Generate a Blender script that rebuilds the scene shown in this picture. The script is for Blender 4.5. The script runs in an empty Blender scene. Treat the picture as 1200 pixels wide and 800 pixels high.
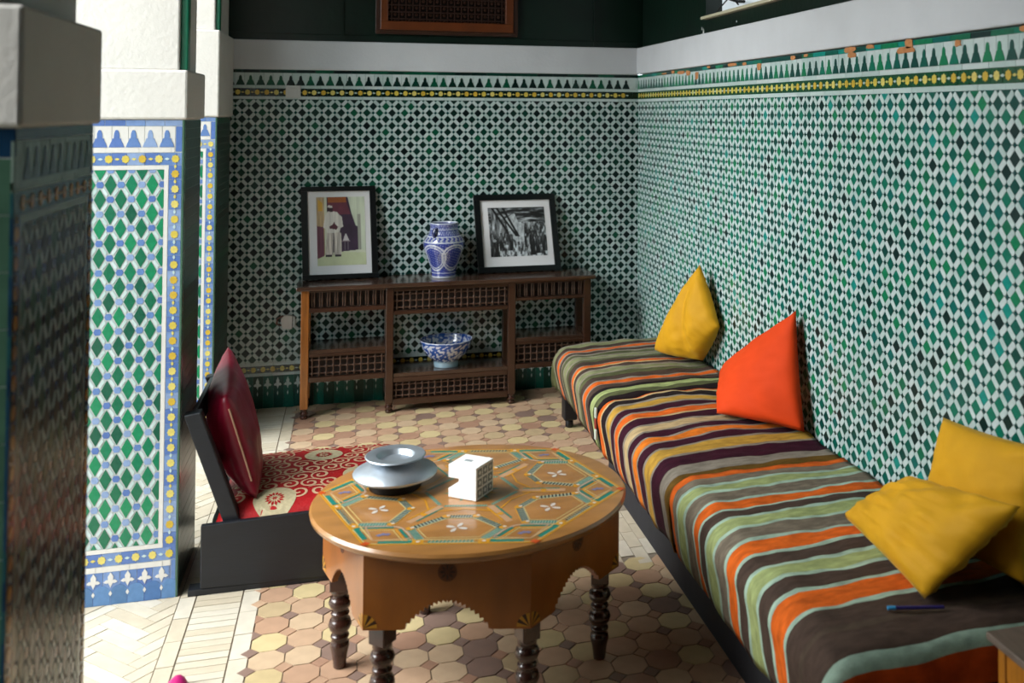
import bpy, math, random
import numpy as np
from mathutils import Vector, Matrix, noise as mnoise
random.seed(11)
scene = bpy.context.scene
col = scene.collection

# ------------------------------------------------------------------ camera
F_PX, CX, CY = 1156.08, 746.0, 102.98
YAW, PITCH, ROLL = -0.2785, 0.0251, 0.0043
CAM = Vector((-1.727, -6.0051, 1.6852))
_c, _s = math.cos(YAW), math.sin(YAW)
_F = Vector((-_s*math.cos(PITCH), _c*math.cos(PITCH), math.sin(PITCH)))
_R0 = Vector((_c, _s, 0)); _U0 = _R0.cross(_F)
_R = math.cos(ROLL)*_R0 + math.sin(ROLL)*_U0
_U = math.cos(ROLL)*_U0 - math.sin(ROLL)*_R0
cd = bpy.data.cameras.new('camera'); cam = bpy.data.objects.new('camera', cd); col.objects.link(cam)
cd.sensor_width = 36; cd.sensor_fit = 'HORIZONTAL'; cd.lens = 36*F_PX/1200
cd.shift_x = (600-CX)/1200; cd.shift_y = -(400-CY)/1200
cd.clip_start = .05
cd.dof.use_dof = True; cd.dof.focus_distance = 4.2; cd.dof.aperture_fstop = 2.8
cam.matrix_world = Matrix((( _R.x,_U.x,-_F.x,CAM.x),(_R.y,_U.y,-_F.y,CAM.y),(_R.z,_U.z,-_F.z,CAM.z),(0,0,0,1)))
scene.camera = cam

def ray(px, py): return _R*((px-CX)/F_PX) + _U*(-(py-CY)/F_PX) + _F
def onz(px, py, z): d = ray(px,py); return CAM + d*((z-CAM.z)/d.z)
def project(p):
    q = Vector(p)-CAM; z = q.dot(_F)
    return CX+F_PX*q.dot(_R)/z, CY-F_PX*q.dot(_U)/z, z

# ------------------------------------------------------------------ light
world = bpy.data.worlds.new('sky'); scene.world = world; world.use_nodes = True
wb = world.node_tree.nodes['Background']
wb.inputs[0].default_value = (.78, .93, 1.0, 1); wb.inputs[1].default_value = 3.2
sd = bpy.data.lights.new('soft_sun', 'SUN'); sun = bpy.data.objects.new('soft_sun', sd); col.objects.link(sun)
sd.energy = 9.0; sd.angle = math.radians(64); sd.color = (1.0, .99, .97)
SUN_TO = Vector((-.85, -.14, .46)).normalized()
sun.rotation_euler = SUN_TO.to_track_quat('Z', 'Y').to_euler(); sun.location = (-6, -6, 6)
vs = scene.view_settings
vs.view_transform = 'Standard'; vs.look = 'None'; vs.exposure = 0.48; vs.gamma = 1.0; vs.use_curve_mapping = False

# ------------------------------------------------------------------ helpers
ALB = .70     # overall reflectance of the colours below
def lin(c): return tuple(ALB*((v/255)/12.92 if v/255 <= .04045 else (((v/255)+.055)/1.055)**2.4) for v in c)

def material(name, rgb, rough=.5, metal=0., spec=.5, noise=0., nscale=12., bump=0., bscale=40., coat=0., stretch=None, attr=None, noise2=None):
    m = bpy.data.materials.new(name); m.use_nodes = True
    nt = m.node_tree; b = nt.nodes['Principled BSDF']
    b.inputs['Roughness'].default_value = rough; b.inputs['Metallic'].default_value = metal
    b.inputs['Specular IOR Level'].default_value = spec
    if coat: b.inputs['Coat Weight'].default_value = coat; b.inputs['Coat Roughness'].default_value = .12
    c = (*lin(rgb), 1)
    b.inputs['Base Color'].default_value = c
    src = None
    if attr:
        a = nt.nodes.new('ShaderNodeAttribute'); a.attribute_name = attr; src = a.outputs['Color']
        nt.links.new(src, b.inputs['Base Color'])
    vec = None
    if noise or bump:
        tc = nt.nodes.new('ShaderNodeTexCoord'); mp = nt.nodes.new('ShaderNodeMapping')
        if stretch: mp.inputs['Scale'].default_value = stretch
        nt.links.new(tc.outputs['Object'], mp.inputs['Vector']); vec = mp.outputs['Vector']
    if noise:
        n = nt.nodes.new('ShaderNodeTexNoise'); n.inputs['Scale'].default_value = nscale; n.inputs['Detail'].default_value = 5
        nt.links.new(vec, n.inputs['Vector'])
        r = nt.nodes.new('ShaderNodeMapRange'); r.inputs['From Min'].default_value = .25; r.inputs['From Max'].default_value = .75
        r.inputs['To Min'].default_value = 1-noise; r.inputs['To Max'].default_value = 1+noise
        nt.links.new(n.outputs['Fac'], r.inputs['Value'])
        mx = nt.nodes.new('ShaderNodeMix'); mx.data_type = 'RGBA'; mx.blend_type = 'MULTIPLY'; mx.inputs['Factor'].default_value = 1
        if src: nt.links.new(src, mx.inputs['A'])
        else: mx.inputs['A'].default_value = c
        cb = nt.nodes.new('ShaderNodeCombineColor')
        for k in range(3): nt.links.new(r.outputs['Result'], cb.inputs[k])
        nt.links.new(cb.outputs[0], mx.inputs['B'])
        nt.links.new(mx.outputs['Result'], b.inputs['Base Color'])
    if bump:
        n = nt.nodes.new('ShaderNodeTexNoise'); n.inputs['Scale'].default_value = bscale; n.inputs['Detail'].default_value = 4
        nt.links.new(vec, n.inputs['Vector'])
        bp = nt.nodes.new('ShaderNodeBump'); bp.inputs['Strength'].default_value = bump; bp.inputs['Distance'].default_value = .01
        nt.links.new(n.outputs['Fac'], bp.inputs['Height']); nt.links.new(bp.outputs['Normal'], b.inputs['Normal'])
    return m

IDM = lambda u, v, d: (u, v, d)
class MB:
    def __init__(s): s.v = []; s.f = []; s.m = []
    def add(s, vs, fs, m=0):
        n = len(s.v); s.v += [tuple(p) for p in vs]; s.f += [tuple(i+n for i in f) for f in fs]; s.m += [m]*len(fs)
    def prism(s, poly, d0, d1, m=0, mp=IDM, cap=False, tilt=0):
        n = len(poly)
        if tilt:
            a, b = random.uniform(-tilt,tilt), random.uniform(-tilt,tilt)
            cu = sum(p[0] for p in poly)/n; cv = sum(p[1] for p in poly)/n
            top = [mp(u, v, d1+a*(u-cu)+b*(v-cv)) for u, v in poly]
        else: top = [mp(u, v, d1) for u, v in poly]
        bot = [mp(u, v, d0) for u, v in poly]
        fs = [tuple(range(n))] + [(i, n+i, n+(i+1) % n, (i+1) % n) for i in range(n)]
        if cap: fs.append(tuple(range(2*n-1, n-1, -1)))
        s.add(top+bot, fs, m)
    def box(s, x0, x1, y0, y1, z0, z1, m=0, rot=None):
        vs = [(x,y,z) for z in (z0,z1) for y in (y0,y1) for x in (x0,x1)]
        if rot: vs = [tuple(rot @ Vector(p)) for p in vs]
        s.add(vs, [(0,2,3,1),(4,5,7,6),(0,1,5,4),(2,6,7,3),(0,4,6,2),(1,3,7,5)], m)
    def lathe(s, prof, seg=32, c=(0,0,0), m=0, sx=1, sy=1, capb=True, capt=False):
        n = len(prof); vs = []
        for r, z in prof:
            for k in range(seg):
                a = 2*math.pi*k/seg; vs.append((c[0]+r*sx*math.cos(a), c[1]+r*sy*math.sin(a), c[2]+z))
        fs = [(i*seg+k, i*seg+(k+1) % seg, (i+1)*seg+(k+1) % seg, (i+1)*seg+k) for i in range(n-1) for k in range(seg)]
        if capb: fs.append(tuple(range(seg-1, -1, -1)))
        if capt: fs.append(tuple((n-1)*seg+k for k in range(seg)))
        s.add(vs, fs, m)
    def tube(s, pts, r, seg=6, m=0):
        pts = [Vector(p) for p in pts]; vs = []
        for i, p in enumerate(pts):
            t = (pts[min(i+1,len(pts)-1)]-pts[max(i-1,0)]).normalized()
            a = t.orthogonal().normalized() if i == 0 else (a - t*a.dot(t)).normalized()
            b = t.cross(a)
            vs += [p + a*r*math.cos(2*math.pi*k/seg) + b*r*math.sin(2*math.pi*k/seg) for k in range(seg)]
        n = len(pts)
        fs = [(i*seg+k, i*seg+(k+1) % seg, (i+1)*seg+(k+1) % seg, (i+1)*seg+k) for i in range(n-1) for k in range(seg)]
        fs += [tuple(range(seg-1,-1,-1)), tuple((n-1)*seg+k for k in range(seg))]
        s.add(vs, fs, m)
    def mesh(s, name, mats, smooth=False):
        me = bpy.data.meshes.new(name); me.from_pydata(s.v, [], s.f)
        for mm in (mats if isinstance(mats, (list,tuple)) else [mats]): me.materials.append(mm)
        me.polygons.foreach_set('material_index', s.m)
        if smooth: me.polygons.foreach_set('use_smooth', [True]*len(s.f))
        me.update(); return me
    def obj(s, name, mats, parent=None, smooth=False, bevel=0):
        o = bpy.data.objects.new(name, s.mesh(name, mats, smooth)); col.objects.link(o)
        if parent: o.parent = parent
        if bevel:
            b = o.modifiers.new('bevel','BEVEL'); b.width = bevel; b.segments = 2; b.limit_method = 'ANGLE'; b.angle_limit = math.radians(40)
        if smooth:
            try:
                e = o.modifiers.new('edge','EDGE_SPLIT'); e.split_angle = math.radians(42)
            except Exception: pass
        return o

def empty(name, loc=(0,0,0)):
    o = bpy.data.objects.new(name, None); col.objects.link(o); o.location = loc; o.empty_display_size = .05; return o
def tag(o, label=None, cat=None, group=None, kind=None):
    if label: o['label'] = label
    if cat: o['category'] = cat
    if group: o['group'] = group
    if kind: o['kind'] = kind
    return o
def inst(name, me, parent, mw):
    o = bpy.data.objects.new(name, me); col.objects.link(o); o.parent = parent; o.matrix_basis = mw; return o

def clip(poly, u0, u1, v0, v1):
    for ax, lim, sg in ((0,u0,1),(0,u1,-1),(1,v0,1),(1,v1,-1)):
        out = []
        for i in range(len(poly)):
            a, b = poly[i-1], poly[i]; ia = sg*(a[ax]-lim) >= 0; ib = sg*(b[ax]-lim) >= 0
            if ia != ib:
                t = (lim-a[ax])/(b[ax]-a[ax]); out.append((a[0]+t*(b[0]-a[0]), a[1]+t*(b[1]-a[1])))
            if ib: out.append(b)
        poly = out
        if len(poly) < 3: return []
    return poly
def area(poly): return abs(sum(poly[i-1][0]*poly[i][1]-poly[i][0]*poly[i-1][1] for i in range(len(poly))))/2

# ------------------------------------------------------------------ materials
WHITE = material('white_plaster', (236,231,223), .75, noise=.05, nscale=5, bump=.15, bscale=60)
COOLP = material('cool_lit_plaster', (222,226,232), .75, noise=.05, nscale=5, bump=.15, bscale=60)  # white plaster again, tinted with the cool light inside the gallery
GREENS = [material('green_glaze', c, .28, spec=.32, noise=.18, nscale=60) for c in
          [(0,120,96),(0,98,84),(0,76,68),(8,132,88),(10,148,136),(4,46,44),(0,108,100),(4,112,80)]]
GW = [5,5,4,2,1.2,2,3,3]
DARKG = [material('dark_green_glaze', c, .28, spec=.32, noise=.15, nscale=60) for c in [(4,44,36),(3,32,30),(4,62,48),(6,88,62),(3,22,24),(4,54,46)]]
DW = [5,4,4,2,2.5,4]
SMALLG = material('small_dark_glaze', (8,72,70), .22, noise=.2, nscale=80)
BARS = [material('milky_glaze', c, .28, noise=.06, nscale=50) for c in [(206,226,224),(196,218,216),(214,230,230)]]
GROUT = material('wall_grout', (78,128,122), .85, noise=.1, nscale=40)
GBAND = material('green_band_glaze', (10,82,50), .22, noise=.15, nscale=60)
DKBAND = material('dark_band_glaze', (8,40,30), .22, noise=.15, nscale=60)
YELL = [material('yellow_glaze', c, .3, noise=.12, nscale=70) for c in [(226,202,84),(232,214,116),(220,184,62)]]
TERRA = material('bare_terracotta', (204,138,86), .9, noise=.2, nscale=40, bump=.5, bscale=80)
BLUES = [material('blue_glaze', c, .25, noise=.12, nscale=70) for c in [(104,138,196),(124,154,206),(92,124,190),(146,170,212)]]
LOZ = [material('emerald_glaze', c, .22, noise=.12, nscale=60) for c in [(6,128,88),(8,112,78),(4,92,68),(12,140,92)]]
PWH = material('white_glaze', (236,232,226), .3, noise=.05, nscale=60)
PGR = material('pale_joint', (206,210,208), .8)
TURQ = [material('worn_turquoise_glaze', c, .3, noise=.15, nscale=50) for c in [(88,130,178),(100,144,196),(80,124,182)]]
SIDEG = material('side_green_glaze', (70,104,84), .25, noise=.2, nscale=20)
GREENWOOD = material('dark_green_paint', (5,32,22), .35, noise=.35, nscale=6, bump=.1, bscale=30)
JAMB = material('green_jamb_paint', (6,128,92), .35, noise=.1, nscale=10)
CEILM = material('ceiling_timber', (60,44,30), .7, noise=.2, nscale=8)
DKWOOD = material('dark_walnut', (66,40,26), .3, noise=.3, nscale=9, bump=.06, bscale=30, stretch=(1,6,6), coat=.3)
LITLEGWOOD = material('lit_amber_walnut', (166,100,40), .3, noise=.3, nscale=9, stretch=(8,8,1), coat=.3)  # walnut lightened to paint the warm light on the left legs
TOPWOOD = material('console_top_wood', (74,52,40), .22, noise=.3, nscale=6, stretch=(1,8,1), coat=.5)
SPINW = material('turned_wood', (88,60,44), .4, noise=.2, nscale=30)
TBLW = material('painted_table_wood', (190,132,70), .28, noise=.22, nscale=7, stretch=(1,3,1), coat=.45)
APRW = material('table_apron_wood', (168,98,34), .3, noise=.22, nscale=6, stretch=(2,2,1), coat=.3)
TLEG = material('table_leg_wood', (70,40,30), .25, noise=.3, nscale=14, coat=.5)
BLACKP = material('black_painted_wood', (17,20,28), .45, noise=.25, nscale=10, bump=.08, bscale=30, stretch=(1,1,6))
BASEB = material('black_cloth_skirt', (24,24,32), .8, noise=.3, nscale=20)

# ------------------------------------------------------------------ floor
FM = [material('floor_tile', c, .55, noise=.10, nscale=18, bump=.06, bscale=50) for c in
      [(222,200,150),(214,190,142),(208,172,140),(200,160,130),(184,142,116),(216,186,152),(150,122,108),(206,180,140)]]
FBRICK = [material('floor_brick', c, .6, noise=.10, nscale=18, bump=.06, bscale=50) for c in [(224,212,190),(218,204,180),(227,216,197),(214,199,174)]]
FGR = material('floor_joint', (150,136,118), .9, noise=.15, nscale=40)
fb = MB(); fb.box(-9, .3, -8.6, .3, -.15, -.004)
floor = tag(fb.obj('floor', FGR), kind='structure')
FZ = lambda u, v, d: (u, v, d)

def octagon(p, c):
    h = p/2
    return [(-h+c,-h),(h-c,-h),(h,-h+c),(h,h-c),(h-c,h),(-h+c,h),(-h,h-c),(-h,-h+c)]
PF = .107; X0F = -2.022
def in_patch(x, y): return -.79 < x < -.45 and -2.40 < y < -1.86
cells = []
nx = int((0.0-X0F)/PF)+1
for i in range(nx):
    for j in range(62):
        x = X0F + PF*(i+.5); y = -.01 - PF*(j+.5)
        if in_patch(x, y): continue
        u, v, z = project((x,y,0)) if y > -5.6 else (9999,0,1)
        vis = -20 < u < 1220 and v < 815 and x < -.55
        m = ((i+j) % 2 == 0)
        k = random.choice([0,0,1,7,5]) if (m and random.random() < .85) else random.choice([2,3,3,4,5,2,6])
        cells.append((z if vis else 1e3+j, x, y, k))
cells.sort(key=lambda c: c[0])
omesh = {}
stuff = MB()
for n, (z, x, y, k) in enumerate(cells):
    if n < 300 and z < 1e3:
        if k not in omesh:
            b = MB(); b.prism(octagon(PF-.004, .029), -.006, 0); omesh[k] = b.mesh('octagon_tile', FM[k])
        inst('octagon_tile', omesh[k], floor, Matrix.Translation((x, y, random.uniform(-.0008,.0008))) @ Matrix.Rotation(random.uniform(-.012,.012),4,'X') @ Matrix.Rotation(random.uniform(-.008,.008),4,'Y') @ Matrix.Rotation(random.uniform(-.03,.03),4,'Z'))
    else:
        stuff.prism([(x+a, y+b) for a, b in octagon(PF-.004,.029)], -.006, random.uniform(-.0008,.0008), k)
tag(stuff.obj('octagon_tile_field', FM, floor), kind='stuff')
sq = MB()
for i in range(nx):
    for j in range(62):
        x = X0F+PF*i; y = -.01-PF*j
        if in_patch(x, y): continue
        h = .0265; sq.prism([(x-h,y),(x,y-h),(x+h,y),(x,y+h)], -.006, random.uniform(-.0006,.0006), random.choice([3,4,6,6,2]))
tag(sq.obj('small_square_tile_field', FM, floor), kind='stuff')

def brick_pieces(name, pieces, maxn=300, xmax=None):
    """pieces: (cx,cy,len,wid,angle)"""
    cache = {}; st = MB(); vis = []
    for p in pieces:
        u, v, z = project((p[0],p[1],0)) if p[1] > -5.5 else (9999,0,1e3)
        vis.append((z if (-20 < u < 1220 and v < 830) else 1e3+random.random(), p))
    vis.sort(key=lambda t: t[0])
    for n, (z, (cx,cy,L,W,a)) in enumerate(vis):
        k = random.randrange(4)
        if xmax is not None:
            c, s = math.cos(a), math.sin(a)
            full = [(cx+c*x-s*y, cy+s*x+c*y) for x, y in ((-L/2,-W/2),(L/2,-W/2),(L/2,W/2),(-L/2,W/2))]
            cp = clip(full, -99, xmax, -99, 99)
            if not cp or area(cp) < 2e-5: continue
            if abs(area(cp)-area(full)) > 1e-8:
                if n < maxn and z < 1e3:
                    b = MB(); b.prism(cp, -.006, random.uniform(-.0008,.0008)); b.obj(name, FBRICK[k], floor)
                else: st.prism(cp, -.006, 0, k)
                continue
        if n < maxn and z < 1e3:
            key = (round(L,4), round(W,4), k)
            if key not in cache:
                b = MB(); b.prism([(-L/2,-W/2),(L/2,-W/2),(L/2,W/2),(-L/2,W/2)], -.006, 0); cache[key] = b.mesh(name, FBRICK[k])
            inst(name, cache[key], floor, Matrix.Translation((cx,cy,random.uniform(-.0008,.0008))) @ Matrix.Rotation(a,4,'Z'))
        else:
            c, s = math.cos(a), math.sin(a)
            st.prism([(cx+c*x-s*y, cy+s*x+c*y) for x, y in ((-L/2,-W/2),(L/2,-W/2),(L/2,W/2),(-L/2,W/2))], -.006, random.uniform(-.001,.001), k)
    if st.v: tag(st.obj(name+'_field', FBRICK, floor), kind='stuff')
# edging strips and the brick course between them
pc = []
y = 0
while y > -6.5:
    pc.append((-2.262, y-.075, .146, .05, math.pi/2)); pc.append((-2.052, y-.085, .146, .054, math.pi/2)); y -= .15
brick_pieces('edging_tile', pc)
pc = []
y = 0
while y > -6.5:
    pc.append((-2.158, y-.02, .148, .036, 0)); y -= .0395
brick_pieces('border_brick', pc)
# herringbone of the threshold and courtyard
def herring(x0, x1, y0, y1, W, n, g=.003):
    out = []; S = math.sqrt(.5)
    for i in range(-90, 90):
        for m in range(-14, 15):
            for (px, py, an) in ((i+2*n*m+n/2, i+.5, 0), (i+.5, i+1+n/2+2*n*m, math.pi/2)):
                X = -2.62+W*S*(px-py); Y = -2.9+W*S*(px+py)
                if x0 < X < x1 and y0 < Y < y1: out.append((X, Y, n*W-g, W-g, an+math.pi/4))
    return out
hb = herring(-3.3, -2.22, -4.8, -.4, .050, 4)
brick_pieces('herringbone_brick', hb, 300, -2.290)
# replacement bricks beside the divan
pc = []
for i in range(9):
    for j in range(4):
        x = -.762+.053*i; y = -1.93-.14*j - (.07 if i % 2 else 0)
        if y > -2.40: pc.append((x, y, .136, .05, math.pi/2))
brick_pieces('repair_brick', pc)
# courtyard paving
cy = MB(); cy.box(-8.9, -3.3, -8.5, .2, -.004, 0)
tag(cy.obj('courtyard_floor', FBRICK[0]), label='pale paved courtyard floor beyond the tiled pillars', kind='structure')

# ------------------------------------------------------------------ walls
Z_T = 1.9236
def frame_back(y): return lambda u, v, d: (u, y-d, v)
def frame_right(x): return lambda u, v, d: (x-d, -u, v)
def frame_side(x): return lambda u, v, d: (x+d, u, v)
def basis(mp, u, v, d=0):
    o = Vector(mp(u,v,d)); U = Vector(mp(u+1,v,d))-o; V = Vector(mp(u,v+1,d))-o; N = Vector(mp(u,v,d+1))-o
    return Matrix(((U.x,V.x,N.x,o.x),(U.y,V.y,N.y,o.y),(U.z,V.z,N.z,o.z),(0,0,0,1)))
DIA = [(-.305,0),(0,-.305),(.305,0),(0,.305)]
SML = [(-.112,0),(0,-.112),(.112,0),(0,.112)]
def barpoly(hl, hw, sgn):
    pts = [(-hl,-hw*.55),(-hl+.03,-hw),(hl-.03,-hw),(hl,-hw*.55),(hl,hw*.55),(hl-.03,hw),(-hl+.03,hw),(-hl,hw*.55)]
    S = math.sqrt(.5)
    return [((x-sgn*y)*S, (sgn*x+y)*S) for x, y in pts]
BARP = {1: barpoly(.250,.122,1), -1: barpoly(.250,.122,-1)}
def field(parent, mp, u0, u1, v0, v1, Pu, Pv, dia, dw, npart, nbar, hidden, uoff=0, shapes=None):
    DI, SM, BA, smats = shapes or (DIA, SML, BARP, [SMALLG])
    st = MB(); nd = len(dia); mats = list(dia)+smats+BARS
    dl, bl = [], []
    i0, i1 = int(math.floor((u0-uoff)/Pu))-1, int(math.ceil((u1-uoff)/Pu))+1
    nj = int(math.ceil((v1-v0)/Pv))+1
    def see(u, v):
        p = mp(u, v, 0); a, b, z = project(p)
        return z if (z > .3 and -5 < a < 1205 and -5 < b < 805 and not hidden(u, v)) else 1e3
    for i in range(i0, i1+1):
        for j in range(-1, nj+1):
            for (du, dv) in ((0,0),(.5,.5)):
                cu, cv = uoff+(i+du)*Pu, v1-(j+dv)*Pv
                if u0-Pu < cu < u1+Pu and v0-Pv < cv < v1+Pv: dl.append((see(cu,cv), cu, cv))
                for (eu, ev) in ((.5,0),):
                    su, sv = cu+eu*Pu, cv+ev*Pv
                    poly = clip([(su+x*Pu, sv+y*Pv) for x, y in SM], u0, u1, v0, v1)
                    if poly and area(poly) > 1e-6: st.prism(poly, -.004, .0008, nd+random.randrange(len(smats)), mp, tilt=.01)
                for sg, (eu, ev) in ((-1,(.25,.25)),(1,(.25,-.25))):
                    bu, bv = cu+eu*Pu, cv+ev*Pv
                    if u0-Pu < bu < u1+Pu and v0-Pv < bv < v1+Pv: bl.append((see(bu,bv), bu, bv, sg))
    dl.sort(); bl.sort()
    cache = {}; cnt = 0
    for z, cu, cv in dl:
        poly = [(cu+x*Pu, cv+y*Pv) for x, y in DI]; cp = clip(poly, u0, u1, v0, v1)
        if not cp or area(cp) < 1e-6: continue
        k = random.choices(range(nd), dw)[0]
        full = abs(area(cp)-area(poly)) < 1e-9
        if cnt < npart and z < 1e3 and full:
            if k not in cache:
                b = MB(); b.prism([(x*Pu, y*Pv) for x, y in DI], -.004, .001); cache[k] = b.mesh('tile', dia[k])
            inst('tile', cache[k], parent, basis(mp, cu, cv) @ Matrix.Rotation(random.uniform(-.012,.012),4,'X') @ Matrix.Rotation(random.uniform(-.012,.012),4,'Y')); cnt += 1
        else: st.prism(cp, -.004, .001, k, mp, tilt=.012)
    cache = {}; cnt = 0
    for z, bu, bv, sg in bl:
        poly = [(bu+x*Pu, bv+y*Pv) for x, y in BA[sg]]; cp = clip(poly, u0, u1, v0, v1)
        if not cp or area(cp) < 1e-6: continue
        k = random.randrange(3); full = abs(area(cp)-area(poly)) < 1e-9
        if cnt < nbar and z < 1e3 and full:
            if (k,sg) not in cache:
                b = MB(); b.prism([(x*Pu, y*Pv) for x, y in BA[sg]], -.004, .0012); cache[(k,sg)] = b.mesh('white_tile', BARS[k])
            inst('white_tile', cache[(k,sg)], parent, basis(mp, bu, bv) @ Matrix.Rotation(random.uniform(-.01,.01),4,'X') @ Matrix.Rotation(random.uniform(-.01,.01),4,'Y')); cnt += 1
        else: st.prism(cp, -.004, .0012, nd+len(smats)+k, mp, tilt=.01)
    tag(st.obj('small_tile_field', mats, parent), kind='stuff')

MERLON = [(-.45,0),(.45,0),(.37,.22),(.27,.40),(.26,.50),(.17,.52),(.15,.80),(.08,.97),(0,1),(-.08,.97),(-.15,.80),(-.17,.52),(-.26,.50),(-.27,.40),(-.37,.22)]
STAR = [((1.0 if k % 2 == 0 else .80)*math.cos(math.pi*k/8), (1.0 if k % 2 == 0 else .80)*math.sin(math.pi*k/8)) for k in range(16)]
LINK = [(-.5,0),(-.2,-.3),(0,-.42),(.2,-.3),(.5,0),(.2,.3),(0,.42),(-.2,.3)]
CROSS = [(-.42,.56),(-.26,.50),(-.14,.52),(-.04,.38),(0,.30),(.04,.38),(.14,.52),(.26,.50),(.42,.56),(.26,.66),(.15,.65),(.17,.80),(.08,.90),(0,1.0),(-.08,.90),(-.17,.80),(-.15,.65),(-.26,.66)]
DROP = [(0,0),(.09,.15),(0,.32),(-.09,.15)]
def piece_row(parent, name, poly, su, sv, mats, mp, us, v, d1=.0012):
    """a row of alike tiles, each an object"""
    cache = {}
    for u in us:
        k = random.randrange(len(mats))
        if k not in cache:
            b = MB(); b.prism([(x*su, y*sv) for x, y in poly], -.003, d1); cache[k] = b.mesh(name, mats[k])
        inst(name, cache[k], parent, basis(mp, u, v))
def strip(parent, name, mp, u0, u1, v0, v1, mats, step, d=.0008):
    st = MB(); u = u0
    while u < u1-1e-6:
        w = min(step*random.uniform(.93,1.07), u1-u)
        st.prism([(u+.0008,v0),(u+w-.0008,v0),(u+w-.0008,v1),(u+.0008,v1)], -.004, d+random.uniform(-.0003,.0003), random.randrange(len(mats)), mp); u += w
    return tag(st.obj(name, mats, parent), kind='stuff')
def friezes(parent, mp, u0, u1, s, gband, damaged=False, nlow=True):
    um = lambda off, st: [u0+off+st*k for k in range(int((u1-u0-off)/st))]
    strip(parent, 'top_edging_tiles', mp, u0, u1, 1.9055, 1.9215, DARKG[:4] if not damaged else GREENS, .10)
    strip(parent, 'white_merlon_ground', mp, u0, u1, 1.8335, 1.9045, BARS, s)
    piece_row(parent, 'merlon_tile', MERLON, s*1.04, .056, GREENS[:4] if damaged else DARKG[:4], mp, um(s*.4, s*1.05), 1.834, .0022)
    strip(parent, 'white_strip_tiles', mp, u0, u1, 1.816, 1.8325, BARS, .12)
    strip(parent, 'star_band_ground', mp, u0, u1, 1.771, 1.815, [gband], s)
    piece_row(parent, 'star_tile', STAR, .0148, .0158, YELL, mp, um(s*.5, s), 1.793, .0022)
    piece_row(parent, 'link_tile', LINK, .018, .011, [BARS[0],YELL[1]], mp, um(s*1.0, s), 1.793, .002)
    strip(parent, 'white_strip_tiles', mp, u0, u1, 1.7535, 1.770, BARS, .12)
    # foot of the wall
    strip(parent, 'white_strip_tiles', mp, u0, u1, .239, .257, BARS, .12)
    strip(parent, 'star_band_ground', mp, u0, u1, .199, .238, [gband], s)
    if nlow:
        piece_row(parent, 'star_tile', STAR, .0148, .0158, YELL, mp, um(s*.5, s), .2185, .0022)
        piece_row(parent, 'link_tile', LINK, .018, .010, [BARS[0],YELL[1]], mp, um(s*1.0, s), .2185, .002)
    strip(parent, 'white_strip_tiles', mp, u0, u1, .181, .198, BARS, .12)
    strip(parent, 'green_skirting_tiles', mp, u0, u1, .0, .180, [GREENS[2],DARKG[2],GREENS[1]], s*1.05)
    if nlow:
        piece_row(parent, 'cross_tile', CROSS, s*.98, .098, BARS, mp, um(s*.5, s*1.05), .074, .0022)
        piece_row(parent, 'drop_tile', DROP, s*.8, .085, BARS, mp, um(s*.5, s*1.05), .068, .002)
S_ = .0515; PU, PV = .072, .0758
# back wall
XL = -2.9
b = MB(); b.box(XL, .3, .004, .3, -.1, Z_T); 
wall_back = tag(b.obj('wall_back', GROUT), kind='structure')
b = MB(); b.box(XL, -.0, -.012, .28, Z_T, 2.093)
b.obj('plaster_band', COOLP, wall_back, bevel=.006)
MPB = frame_back(.0)
hidB = lambda u, v: (u < -2.44) or (-2.0 < u < -.37 and v < .72 and not (-1.95 < u < -.42 and v > .4))
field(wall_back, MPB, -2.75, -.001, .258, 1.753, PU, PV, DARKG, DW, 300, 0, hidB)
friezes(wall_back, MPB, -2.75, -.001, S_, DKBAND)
# right wall
b = MB(); b.box(.004, .3, -8.6, .3, -.1, Z_T)
wall_right = tag(b.obj('wall_right', GROUT), kind='structure')
b = MB(); b.box(-.012, .28, -8.5, -.0, Z_T+.004, 2.093)
b.obj('plaster_band', COOLP, wall_right, bevel=.006)
MPR = frame_right(.0)
hidR = lambda u, v: v < .44
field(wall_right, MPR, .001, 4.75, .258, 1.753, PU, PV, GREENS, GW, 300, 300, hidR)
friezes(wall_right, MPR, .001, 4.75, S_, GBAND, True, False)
b = MB(); b.box(.0, .05, -8.5, -4.75, 0, Z_T); b.obj('plain_lower_wall', GREENS[1], wall_right)
# patches where the glaze has come off
for (u, w, h, dz) in ((.55,.10,.012,0),(.72,.06,.016,.004),(.86,.12,.02,-.004),(.98,.07,.03,-.012),(1.12,.05,.045,-.03),(1.30,.05,.012,.006),(1.62,.12,.014,.004),(1.78,.05,.016,.0),
                      (2.30,.05,.018,0),(2.42,.04,.012,.004),(2.78,.10,.02,.004),(2.80,.06,.022,-.016),(2.93,.06,.016,.006),(3.18,.055,.032,.0),(3.155,.12,.022,-.018),(3.45,.03,.02,-.016),(3.76,.05,.018,.004),(1.95,.05,.03,-.02)):
    n = 9; pts = []
    for k in range(n):
        a = 2*math.pi*k/n; r = random.uniform(.75,1.1)
        pts.append((u+.5*w*r*max(-1,min(1,1.25*math.cos(a))), 1.912+dz+.5*h*r*max(-1,min(1,1.25*math.sin(a)))))
    b = MB(); b.prism(pts, -.002, .0032, 0, MPR); b.obj('bare_terracotta_patch', TERRA, wall_right)
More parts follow.
